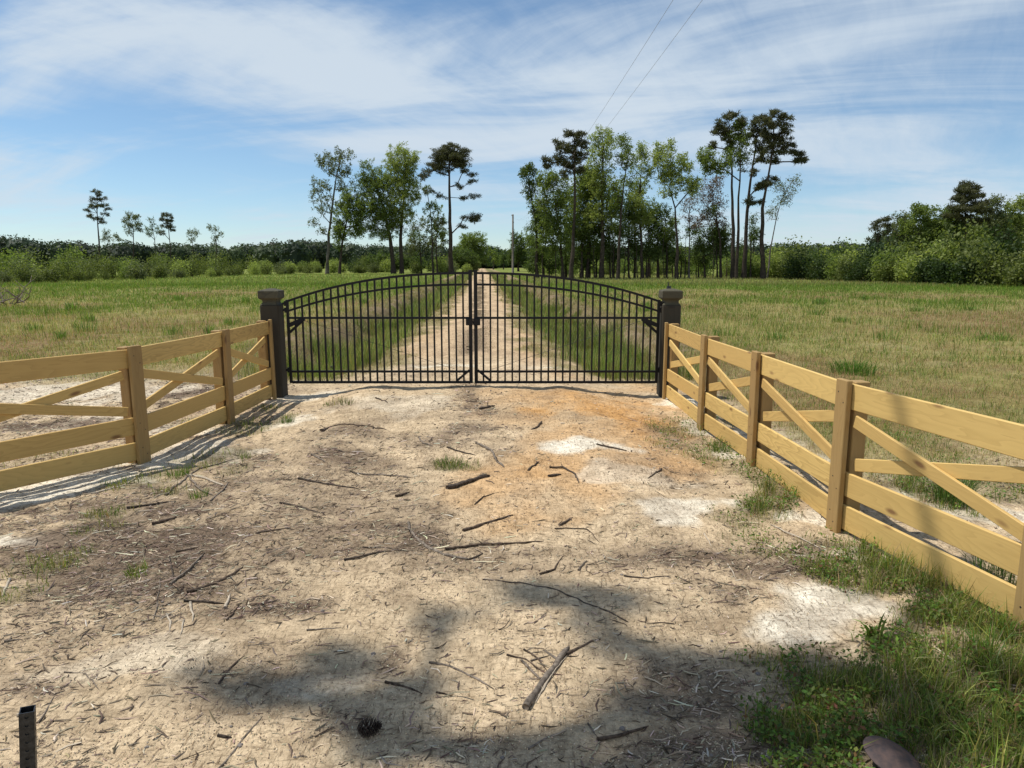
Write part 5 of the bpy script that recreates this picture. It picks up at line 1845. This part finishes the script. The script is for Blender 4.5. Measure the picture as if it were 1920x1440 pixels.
for (u, v, n, hh, sp, base, lab) in (
    (845, 882, 130, .085, .42, (.10, .15, .035), 'flat dark green grass tuft alone in the middle of the near drive'),
    (652, 770, 40, .11, .25, (.17, .17, .08), 'thin grey-green grass tuft on the drive near the left gate post'),
    (540, 797, 60, .10, .18, (.10, .16, .035), 'small green tuft beside the driveway end of the left fence'),
    (255, 1080, 50, .07, .15, (.16, .21, .04), 'small yellow-green tuft in the litter of the left foreground'),
    (335, 893, 90, .11, .22, (.10, .16, .03), 'green tuft at the foot of the nearest left fence post'),
    (372, 935, 60, .10, .18, (.12, .18, .035), 'green tuft just below the tangle of pale twigs at the left'),
    (458, 862, 40, .09, .14, (.16, .2, .05), 'narrow pale tuft standing right of the left fence shadow'),
    (1350, 852, 90, .10, .20, (.10, .16, .03), 'round green tuft beside the second panel of the right fence'),
    (1785, 945, 220, .36, .30, (.10, .16, .04), 'tall arching grass clump seen through the right fence'),
    (1600, 700, 260, .30, .9, (.10, .19, .03), 'bright green grass patch standing out in the tan field at the right'),
    (1870, 1075, 120, .20, .45, (.14, .21, .06), 'arching green grass below the lowest rail at the right edge'),
    (1745, 775, 60, .18, .25, (.11, .17, .04), 'dark weed clump on the spoil just beyond the right fence'),
    (620, 655, 120, .42, .5, (.06, .10, .02), 'dark tall rush clump in the ditch behind the left gate leaf'),
    (1640, 1200, 12, .13, .10, (.13, .20, .04), 'broad-bladed young grass plant at the edge of the white sand'),
    (1850, 1240, 70, .17, .2, (.15, .24, .05), 'bright upright grass clump near the lower right fence corner'),
    (1240 + 640, 1200, 40, .14, .15, (.14, .22, .05), 'fresh green blades by the last visible fence post at the right edge'),
):
    x, y = gp(u, v)
    tuft(x, y, n, hh, sp, base, lab, wd=.014 if 'broad-bladed' in lab else max(.004, .0007 * y), lean=(.1, .9))
# tufts scattered over the fields at middle distance
for k in range(42):
    u, v = random.uniform(20, 1900), random.uniform(560, 640)
    x, y = gp(u, v)
    if field_side(np.array([x]), np.array([y]))[0] < .9:
        continue
    right = x > 0
    o = tuft(x, y, 60, random.uniform(.16, .36), random.uniform(.3, .9), (.15, .23, .05), 'green grass tussock rising from the dry field to the ' + ('right' if right else 'left') + ' of the gate', wd=.0007 * y, lean=(.05, .6))
    o['group'] = 'tussocks in the field to the ' + ('right' if right else 'left')

# ------------------------------------------------------------------ litter of chips, bark and straw on the near drive
def prisms(name, x, y, L, r, azm, tilt, col, label, mat, flat=.5, lift=0.0):
    """slivers: three-sided, tapering, lying on the ground"""
    n = len(x)
    d = np.stack([np.cos(azm) * np.cos(tilt), np.sin(azm) * np.cos(tilt), np.sin(tilt)], 1)
    sd = np.stack([-np.sin(azm), np.cos(azm), np.zeros(n)], 1)
    c = np.stack([x, y, height(x, y) + r * .4 + np.abs(np.sin(tilt)) * L * .3 + lift], 1)
    a = c - d * (L / 2)[:, None]
    b = c + d * (L / 2)[:, None]
    up = np.array([0, 0, 1.0])
    k1 = rng.uniform(.4, 1, n)[:, None]
    k2 = rng.uniform(.2, .9, n)[:, None]
    R_ = r[:, None]
    bow = rng.normal(0, .10, n)[:, None] * L[:, None] * sd
    V = np.stack([a + sd * R_ * k1, a - sd * R_ * k1, a + up * R_ * flat * 1.6 * k1,
                  c + bow + sd * R_, c + bow - sd * R_, c + bow + up * R_ * flat * 1.8,
                  b + sd * R_ * k2, b - sd * R_ * k2, b + up * R_ * flat * 1.6 * k2], 1).reshape(-1, 3)
    i = np.arange(n)[:, None] * 9
    Q = []
    for (p, q) in ((0, 3), (3, 6)):
        for (s, t_) in ((0, 1), (1, 2), (2, 0)):
            Q.append(i + np.array([[p + s, p + t_, q + t_, q + s]]))
    Tt = [i + np.array([[0, 2, 1]]), i + np.array([[6, 7, 8]])]
    o = npmesh(name, V, [np.concatenate(Q), np.concatenate(Tt)], MAT[mat], col=np.repeat(col, 9, axis=0))
    tag(o, label, 'litter', kind='stuff')
    return o


m, t, out = mat_new('wood litter')
a = N(t, 'ShaderNodeAttribute', attribute_name='Col')
g_ = t.nodes.new('ShaderNodeNewGeometry')
nz_ = noise(t, g_.outputs['Position'], 220, 3, .6)
princ(t, out, mixc(t, 1.0, a.outputs['Color'], mixc(t, nz_, (.6, .6, .6), (1.3, 1.3, 1.3)), 'MULTIPLY'), .9, spec=.1)
MAT['litter'] = m

LC = [((.14, .10, .075), .30), ((.24, .185, .135), .30), ((.08, .058, .042), .12), ((.42, .34, .245), .18), ((.62, .53, .40), .10)]


def litter_cols(n):
    pk = rng.random(n)
    out_ = np.zeros((n, 3))
    acc = 0
    for c_, p_ in LC:
        m_ = (pk >= acc) & (pk < acc + p_ + 1e-6)
        out_[m_] = tint(m_.sum(), c_, .22, .06)
        acc += p_
    out_[out_.sum(1) == 0] = .2
    return out_


x, y = wedge(1000000, 1.6, 10.2, 1.15, 1.12)
st = spots(x, y, STAIN, 3, .8, .5)
o_ = spots(x, y, ORANGE, 1, .8)
wh = spots(x, y, WHITE, 2, .26, .5)
br = sstep(.42, .66, fbm(x, y, .30, 4, 261))
lf_ = (x < -2.9) * .35
pr = (.022 + .66 * st ** 1.3 + .22 * br * (.3 + .7 * st) + lf_) * (1 - .55 * o_) * (1 - .88 * wh) * (1 - field_side(x, y))
keep = rng.random(len(x)) < pr * .8
x, y = x[keep], y[keep]
n = len(x)
L = np.exp(rng.normal(math.log(.012), .8, n)).clip(.003, .14)
r = (L * rng.uniform(.035, .12, n)).clip(.0007, .0035) * np.maximum(1, y / 4)
azm = rng.normal(.35, .8, n) + np.where(rng.random(n) < .25, rng.random(n) * 3.14, 0)
prisms('wood_litter', x, y, L, r, azm, rng.normal(0, .12, n), litter_cols(n), 'shredded bark, chips and twigs strewn over the sandy drive', 'litter')

# coarse grit and crumbs of soil
x, y = wedge(200000, 1.6, 8.0, 1.3, 1.1)
keep = rng.random(len(x)) < .42 * (1 - field_side(x, y)) * sstep(.3, .6, fbm(x, y, .3, 4, 271))
x, y = x[keep], y[keep]
n = len(x)
L = rng.uniform(.002, .0065, n) * np.maximum(1, y / 4.5)
prisms('grit', x, y, L, L * .4, rng.random(n) * 6.28, rng.normal(0, .2, n), np.where((rng.random(n) < .40)[:, None], tint(n, (.27, .205, .15), .2, .05), tint(n, (.62, .50, .35), .15, .05)),
       'coarse sand grains and soil crumbs on the drive', 'litter', flat=.9)


# ------------------------------------------------------------------ sticks one can pick up, each its own object
def stick(uvs, r_px, mat, label, name='stick', cat='stick', group=None, taper=.45, lift=0.0, knots=True, sides=7):
    pts = []
    for (u, v) in uvs:
        x, y = gp(u, v)
        pts.append(Vector((x, y, 0)))
    # refine with a little wander
    out_ = [pts[0]]
    for a_, b_ in zip(pts[:-1], pts[1:]):
        n_ = max(2, int((b_ - a_).length / .035))
        for k in range(1, n_ + 1):
            p = a_.lerp(b_, k / n_)
            if k < n_:
                q = (b_ - a_).length * .012
                p = p + Vector((random.gauss(0, q), random.gauss(0, q), 0))
            out_.append(p)
    y_ = out_[0].y
    zc_ = y_ * math.cos(PITCH) + CAM_H * math.sin(PITCH)
    r0 = r_px * zc_ / F * .82
    n_ = len(out_)
    rad, P = [], []
    for k, p in enumerate(out_):
        f_ = k / (n_ - 1)
        rr = r0 * (1 - taper * f_) * random.uniform(.82, 1.15)
        if k == n_ - 1:
            rr *= .45
        rad.append(rr)
        P.append((p.x, p.y, hz(p.x, p.y) + rr * .75 + lift * math.sin(f_ * math.pi)))
    # smooth the height so that the stick bridges hollows
    zs = np.array([p[2] for p in P])
    lin = np.linspace(zs[0], zs[-1], n_)
    zs = np.maximum(zs * .5 + lin * .5, [hz(p[0], p[1]) + r_ * .3 for p, r_ in zip(P, rad)])
    o0 = Vector((P[0][0], P[0][1], zs[0]))
    P = [Vector((p[0], p[1], z_)) - o0 for p, z_ in zip(P, zs)]
    mb = MB()
    mb.tube(P, rad, sides)
    if knots and n_ > 6 and random.random() < .6:
        k = random.randint(2, n_ - 3)
        d_ = Vector((random.uniform(-1, 1), random.uniform(-1, 1), .5)).normalized()
        mb.tube([P[k], P[k] + d_ * r0 * 5], [r0 * .5, r0 * .25], 5)
    o = mb.build(name, MAT[mat], None, smooth=True, loc=o0)
    tag(o, label, cat, group)
    return o


random.seed(5)
NAMED = [
    ([(838, 926), (880, 913), (918, 903)], 5.5, 'stick_dark', 'thick dark broken log in the middle of the near drive', .05),
    ([(560, 908), (615, 915), (672, 919)], 2.8, 'stick_dark', 'straight dark stick left of the thick broken log', .4),
    ([(766, 985), (769, 1003), (800, 1028), (830, 1043), (880, 1049)], 3.4, 'stick_grey', 'bent forked pale stick below the thick broken log', .1),
    ([(835, 1035), (905, 1022), (960, 1021), (1020, 1016)], 3.2, 'stick_brown', 'long level brown stick crossing the end of the bent pale stick', .5),
    ([(880, 1049), (905, 1038), (890, 1030)], 2.0, 'stick_dark', 'short hooked dark twig at the lower end of the bent pale stick', .4),
    ([(868, 998), (905, 988), (962, 973)], 3.4, 'stick_brown', 'brown stick just above the long level one', .3),
    ([(1030, 886), (1055, 884), (1078, 897), (1085, 915)], 2.2, 'stick_dark', 'thin dark stick curved like a hook right of the grass tuft', .3),
    ([(1028, 905), (1052, 900)], 3.6, 'stick_dark', 'stubby dark twig inside the hooked stick', .2),
    ([(990, 894), (1010, 878)], 2.4, 'stick_dark', 'short dark twig left of the hooked stick', .2),
    ([(893, 850), (922, 862), (930, 875), (945, 888)], 3.0, 'stick_grey', 'frayed grey splinter right of the flat grass tuft', .3),
    ([(838, 856), (893, 869)], 1.8, 'stick_dark', 'thin dark twig touching the flat grass tuft', .3),
    ([(785, 836), (792, 846), (812, 853)], 1.9, 'stick_grey', 'small curved twig up and left of the flat grass tuft', .3),
    ([(1015, 808), (1008, 818), (996, 825)], 2.4, 'stick_dark', 'short bent dark twig high on the near drive', .3),
    ([(900, 788), (928, 781)], 3.0, 'stick_dark', 'short thick dark twig in the grey patch near the gate', .3),
    ([(890, 950), (905, 938), (935, 932)], 1.8, 'stick_brown', 'small arched twig under the thick broken log', .4),
    ([(1050, 985), (1074, 970)], 2.8, 'stick_dark', 'short dark stick on the bare sand right of centre', .3),
    ([(1040, 992), (1100, 988), (1125, 1010)], 1.8, 'stick_brown', 'thin angled twig below the short dark stick right of centre', .4),
    ([(645, 1048), (690, 1040), (735, 1037)], 2.8, 'stick_dark', 'dark stick lying among straw left of the bent pale stick', .3),
    ([(680, 1025), (740, 1034), (765, 1036)], 2.0, 'stick_dark', 'thin dark twig crossing above the one left of the bent pale stick', .3),
    ([(320, 1102), (350, 1074), (384, 1040)], 3.6, 'stick_grey', 'long grey stick slanting up in the left foreground', .4),
    ([(318, 1048), (322, 1072), (326, 1094)], 2.2, 'stick_dark', 'thin upright-looking twig meeting the long slanting grey stick', .3),
    ([(350, 1110), (400, 1098), (430, 1085), (456, 1068)], 4.6, 'stick_brown', 'stout brown stick below the long slanting grey one', .3),
    ([(345, 1128), (385, 1127), (420, 1128)], 3.0, 'stick_dark', 'level dark stick above the white splinter', .2),
    ([(357, 1130), (361, 1166)], 3.4, 'stick_pale', 'upright white splinter in the left foreground', .6),
    ([(312, 1150), (320, 1165), (318, 1182)], 2.6, 'stick_pale', 'curved tan splinter left of the white one', .3),
    ([(345, 1165), (338, 1190)], 2.4, 'stick_pale', 'small tan splinter just right of the curved tan one', .4),
    ([(422, 1138), (432, 1112)], 3.6, 'stick_pale', 'short frayed pale splinter right of the level dark stick', .4),
    ([(302, 1092), (295, 1135), (288, 1165)], 1.6, 'stick_grey', 'wispy light twig hanging down left of the slanting grey stick', .5),
    ([(425, 1165), (450, 1130)], 2.0, 'stick_brown', 'thin reddish twig right of the white splinter', .4),
    ([(410, 1278), (432, 1250), (458, 1226)], 3.2, 'stick_brown', 'stiff brown stick slanting at the edge of the tree shade', .3),
    ([(575, 1174), (640, 1178)], 2.2, 'stick_grey', 'thin light twig on the bare sand left of the shade', .3),
    ([(985, 1340), (1010, 1300), (1035, 1262), (1066, 1216)], 8.5, 'stick_grey', 'large frayed grey branch lying in the tree shade', .15),
    ([(1062, 1228), (1095, 1214), (1126, 1199)], 3.6, 'stick_brown', 'side branch running up right from the large frayed branch', .3),
    ([(978, 1244), (1000, 1268), (1018, 1286)], 3.2, 'stick_grey', 'straight splinter leaning on the left side of the large frayed branch', .2),
    ([(950, 1232), (985, 1240), (1028, 1270)], 2.4, 'stick_brown', 'crooked twig left of the large frayed branch', .4),
    ([(982, 1222), (1010, 1240), (1026, 1262)], 2.4, 'stick_brown', 'curved twig crossing beside the large frayed branch', .4),
    ([(995, 1244), (1030, 1230)], 2.0, 'stick_grey', 'short twig on top of the crossing twigs in the shade', .4),
    ([(805, 1243), (860, 1258), (895, 1275), (926, 1294)], 3.2, 'stick_grey', 'long light twig running down right in the shade left of the frayed branch', .4),
    ([(722, 1277), (755, 1288), (792, 1299)], 3.4, 'stick_brown', 'smooth brown stick left of the long light twig', .3),
    ([(818, 1296), (848, 1304)], 2.4, 'stick_brown', 'short brown stick between the smooth stick and the long light twig', .3),
    ([(1120, 1392), (1160, 1380), (1216, 1360)], 4.4, 'stick_brown', 'straight brown stick low in the shade right of the frayed branch', .3),
    ([(1102, 1360), (1122, 1388)], 2.0, 'stick_grey', 'thin twig touching the left end of the straight brown stick', .3),
    ([(905, 1086), (975, 1092), (1040, 1107), (1105, 1132), (1178, 1164)], 1.9, 'stick_dark', 'very long thin vine-like stem arcing across the drive', .0),
    ([(1170, 1078), (1215, 1086), (1258, 1082)], 2.2, 'stick_dark', 'wavy dark twig right of the long thin stem', .2),
    ([(1266, 1083), (1300, 1098)], 1.8, 'stick_dark', 'short dark twig continuing from the wavy one', .3),
    ([(1012, 1078), (1040, 1068), (1056, 1042)], 2.6, 'stick_brown', 'small bow-shaped twig above the long thin stem', .4),
    ([(1085, 1072), (1100, 1052)], 3.0, 'stick_grey', 'frayed bark shred right of the bow-shaped twig', .4),
    ([(990, 1408), (1025, 1390), (1062, 1380)], 2.6, 'stick_grey', 'curved pale twig at the lower middle edge', .3),
    ([(405, 1440), (440, 1405), (468, 1370), (492, 1342)], 3.2, 'stick_grey', 'long pale stick slanting at the lower left edge', .4),
    ([(408, 1378), (434, 1381)], 4.0, 'stick_dark', 'stub of dark wood left of the long pale slanting stick', .2),
    ([(70, 1352), (86, 1330), (102, 1300)], 2.6, 'stick_grey', 'forked pale twig behind the steel post', .4),
    ([(1438, 1365), (1450, 1345), (1464, 1318)], 2.2, 'stick_pale', 'thin pale twig upright in the shade at the right', .4),
    ([(1478, 1396), (1530, 1412), (1582, 1432)], 2.2, 'stick_grey', 'long pale straw-coloured twig left of the steel disc', .4),
    ([(1588, 1330), (1640, 1365), (1700, 1388)], 2.4, 'stick_pale', 'dry pale stem lying in the weeds above the steel disc', .4),
    ([(1364, 1062), (1382, 1090)], 1.8, 'stick_pale', 'thin pale straw on the litter near the right fence', .4),
    ([(1320, 1000), (1334, 1028)], 1.8, 'stick_pale', 'thin pale straw up left of its twin near the right fence', .4),
    ([(1118, 850), (1175, 856)], 2.4, 'stick_dark', 'dark stick on the white sand patch high on the drive', .3),
    ([(170, 925), (235, 912), (262, 892), (266, 880)], 2.6, 'stick_pale', 'long bleached branch curving along the left fence shadow', .3),
    ([(350, 892), (385, 898), (420, 912)], 2.8, 'stick_pale', 'bleached stick at the top of the tangle right of the left fence', .3),
    ([(352, 895), (375, 918), (400, 930)], 2.4, 'stick_grey', 'grey stick crossing the tangle right of the left fence', .3),
    ([(395, 945), (415, 925), (430, 905)], 2.2, 'stick_grey', 'thin grey stick rising out of the tangle', .3),
    ([(310, 930), (340, 905), (372, 880), (440, 862)], 2.6, 'stick_grey', 'long thin root-like branch lying beside the tangle', .4),
    ([(238, 958), (300, 945), (330, 940)], 3.0, 'stick_dark', 'dark root lying below the left fence shadow', .3),
    ([(285, 985), (332, 975)], 4.0, 'stick_brown', 'shaggy brown bark strip in the left foreground litter', .3),
    ([(330, 1035), (372, 1028)], 3.0, 'stick_brown', 'short shaggy stick above the slanting grey one', .3),
    ([(480, 1008), (545, 998)], 2.2, 'stick_brown', 'thin brown stick on the littered sand left of centre', .3),
    ([(525, 950), (565, 958), (610, 972)], 2.6, 'stick_dark', 'dark stick slanting down left of centre', .3),
    ([(660, 895), (735, 902), (770, 906)], 1.8, 'stick_grey', 'thin dry stem left of the thick broken log', .3),
    ([(742, 938), (768, 930)], 3.0, 'stick_brown', 'short brown stick below the thin dry stem', .3),
    ([(600, 818), (640, 812), (725, 820)], 2.0, 'stick_brown', 'long low brown stem on the upper drive left of centre', .3),
    ([(605, 823), (622, 812)], 2.6, 'stick_dark', 'small dark bow of wood at the left end of the low brown stem', .3),
    ([(705, 765), (728, 773)], 1.8, 'stick_dark', 'tiny dark twig on the bright sand near the gate', .3),
    ([(585, 868), (612, 880)], 2.8, 'stick_grey', 'small frayed pale splinter left of the flat grass tuft', .4),
    ([(1445, 985), (1500, 1010), (1540, 1035)], 1.8, 'stick_pale', 'dry straw lying at the edge of the right-hand weeds', .3),
    ([(18, 1085), (4, 1118)], 3.6, 'stick_pale', 'broken pale splinter at the left edge of the picture', .4),
    ([(8, 1202), (40, 1198)], 2.8, 'stick_grey', 'pale flat splinter low at the left edge', .4),
    ([(120, 1256), (160, 1262), (186, 1290)], 1.8, 'stick_grey', 'thin looping twig on the sand above the steel post', .4),
    ([(1240, 890), (1215, 905)], 2.0, 'stick_dark', 'small dark twig at the right side of the orange earth', .3),
]
for (uvs, rp, mt, lab, tp) in NAMED:
    stick(uvs, rp, mt, lab, taper=tp, cat='log' if 'log' in lab.split(' in ')[0] and 'broken log' in lab and lab.startswith('thick') else 'stick')
# strands that make the big branch look shredded
for k in range(7):
    a0 = random.uniform(-9, 9)
    stick([(1000 + a0, 1322 + random.uniform(-8, 8)), (1030 + a0 * .8, 1270), (1060 + a0 * .6, 1226 + random.uniform(-8, 8))], 1.6, 'stick_grey' if k % 2 else 'stick_pale',
          'long fibrous strip of wood peeling along the large frayed branch', name='wood_strip', cat='wood strip', group='strips along the frayed branch', lift=.012)

# many lesser twigs, drawn from a few shapes
protos = []
for k in range(14):
    mb = MB()
    n_ = random.choice([4, 5, 6])
    L_ = random.uniform(.7, 1.0)
    P = [Vector((0, 0, 0))]
    ang = 0
    for s in range(n_):
        ang += random.gauss(0, .22)
        P.append(P[-1] + Vector((math.cos(ang), math.sin(ang), random.gauss(0, .03))) * L_ / n_)
    r_ = random.uniform(.010, .022)
    mb.tube(P, [r_ * (1 - .6 * i / n_) * random.uniform(.8, 1.2) for i in range(n_ + 1)], 5)
    if random.random() < .6:
        q = P[n_ // 2]
        a2 = ang + random.choice([-.8, .8])
        mb.tube([q, q + Vector((math.cos(a2), math.sin(a2), .08)) * .3], [r_ * .5, r_ * .2], 4)
    mt = ['stick_brown', 'stick_grey', 'stick_dark', 'stick_pale', 'stick_brown', 'stick_grey', 'stick_dark'][k % 7]
    o = mb.build('twig', MAT[mt], None, smooth=True)
    sc.collection.objects.unlink(o)
    protos.append((o.data, mt))
TWL = {'stick_brown': 'small brown twig lying loose on the sandy drive', 'stick_grey': 'small weathered grey twig lying loose on the sandy drive',
       'stick_dark': 'small blackish twig lying loose on the sandy drive', 'stick_pale': 'small bleached splinter lying loose on the sandy drive'}
cnt = 0
while cnt < 160:
    u, v = random.uniform(0, 1500), 740 + 700 * random.random() ** .8
    x, y = gp(u, v)
    if not (-2.85 < x < 1.75):
        continue
    xa, ya = np.array([x]), np.array([y])
    pr_ = .06 + .94 * spots(xa, ya, STAIN, 3, .8, .5)[0] ** 2
    if random.random() > pr_ or spots(xa, ya, ORANGE, 1, .8)[0] > .5:
        continue
    me, mt = random.choice(protos)
    o = bpy.data.objects.new('twig', me)
    L_ = random.uniform(.04, .14) * (1 + y * .05)
    o.scale = (L_, L_, L_)
    o.location = (x, y, hz(x, y) + random.uniform(-.002, .002))
    o.rotation_euler = (0, random.gauss(0, .04), random.gauss(.3, .9))
    link(o)
    tag(o, TWL[mt], 'twig', TWL[mt].split(' lying')[0].replace('small ', '').replace('twig', 'twigs').replace('splinter', 'splinters') + ' on the drive')
    cnt += 1

# ------------------------------------------------------------------ pine cone
x, y = gp(692, 1372)
mb = MB()
nsp = 90
for i in range(nsp):
    f_ = (i + .5) / nsp
    th = i * 2.39996
    ax = -.036 + .078 * f_
    rr = .027 * math.sin(math.pi * min(1, .12 + f_ * .92)) ** .7
    c_ = Vector((ax, rr * math.cos(th), rr * math.sin(th)))
    d_ = Vector((.35, math.cos(th), math.sin(th))).normalized()
    s_ = d_.cross(Vector((1, 0, 0))).normalized()
    w_ = .0065
    p0 = c_ - d_ * .012
    V = [p0 - s_ * w_ * .4, p0 + s_ * w_ * .4, c_ + s_ * w_, c_ + d_ * .008, c_ - s_ * w_]
    n_ = Vector((1, 0, 0)) * .0018
    VV = V + [v_ + n_ for v_ in V]
    mb.add([tuple(v_) for v_ in VV], [(0, 1, 2, 4), (4, 2, 3), (5, 9, 7, 6), (9, 8, 7), (2, 3, 8, 7), (3, 4, 9, 8), (0, 4, 9, 5), (1, 2, 7, 6)])
o = mb.build('pine_cone', MAT['cone'], None, loc=(x, y, hz(x, y) + .026))
o.rotation_euler = (0, 0, .25)
tag(o, 'dark open pine cone lying in the shade near the bottom of the picture', 'pine cone')

# ------------------------------------------------------------------ small stones and clods
me_st = []
for k in range(5):
    bm = bmesh.new()
    bmesh.ops.create_icosphere(bm, subdivisions=2, radius=1)
    for v_ in bm.verts:
        q = v_.co
        v_.co = q * (1 + .22 * math.sin(q.x * 3 + k) * math.cos(q.y * 4 - k) + random.uniform(-.08, .08))
        v_.co.z *= .6
    me = bpy.data.meshes.new('stone')
    bm.to_mesh(me)
    bm.free()
    me.materials.append(MAT['stone'])
    me_st.append(me)
for k in range(46):
    u, v = random.uniform(60, 1500), random.uniform(900, 1435)
    x, y = gp(u, v)
    if not (-2.8 < x < 1.7):
        continue
    o = bpy.data.objects.new('clod', random.choice(me_st))
    s_ = random.uniform(.004, .011)
    o.scale = (s_, s_ * random.uniform(.7, 1.1), s_)
    o.rotation_euler = (0, 0, random.random() * 6)
    o.location = (x, y, hz(x, y) + s_ * .2)
    link(o)
    tag(o, 'small brown clod of earth lying loose on the sand', 'clod', 'loose clods on the near drive')

# ------------------------------------------------------------------ heap of dead branches at the left edge of the field
bx, by = gp(8, 572)
root = empty('brush_pile', (bx, by, hz(bx, by)))
tag(root, 'tangled heap of bare grey dead branches in the field at the left edge', 'brush pile')
random.seed(9)
for k in range(34):
    a0 = random.uniform(0, 6.28)
    p0 = Vector((random.uniform(-1.6, .9), random.uniform(-.7, .7), random.uniform(0, .15)))
    L_ = random.uniform(.6, 1.5)
    el_ = random.uniform(.1, .95)
    P = [p0]
    for s in range(4):
        a0 += random.gauss(0, .35)
        el_ += random.gauss(0, .2)
        P.append(P[-1] + Vector((math.cos(a0) * math.cos(el_), math.sin(a0) * math.cos(el_), abs(math.sin(el_)))) * L_ / 4)
    mb = MB()
    r_ = random.uniform(.012, .032)
    mb.tube(P, [r_ * (1 - .18 * i) for i in range(5)], 5)
    for q in range(2):
        j = random.randint(1, 3)
        d_ = Vector((random.uniform(-1, 1), random.uniform(-1, 1), random.uniform(.1, 1))).normalized()
        mb.tube([P[j], P[j] + d_ * .25, P[j] + d_ * .42 + Vector((0, 0, .06))], [r_ * .5, r_ * .35, r_ * .15], 4)
    mb.build('branch', MAT['stick_grey'], root, smooth=True)

print('FACES', sum(len(o.data.polygons) for o in sc.objects if o.type == 'MESH'))
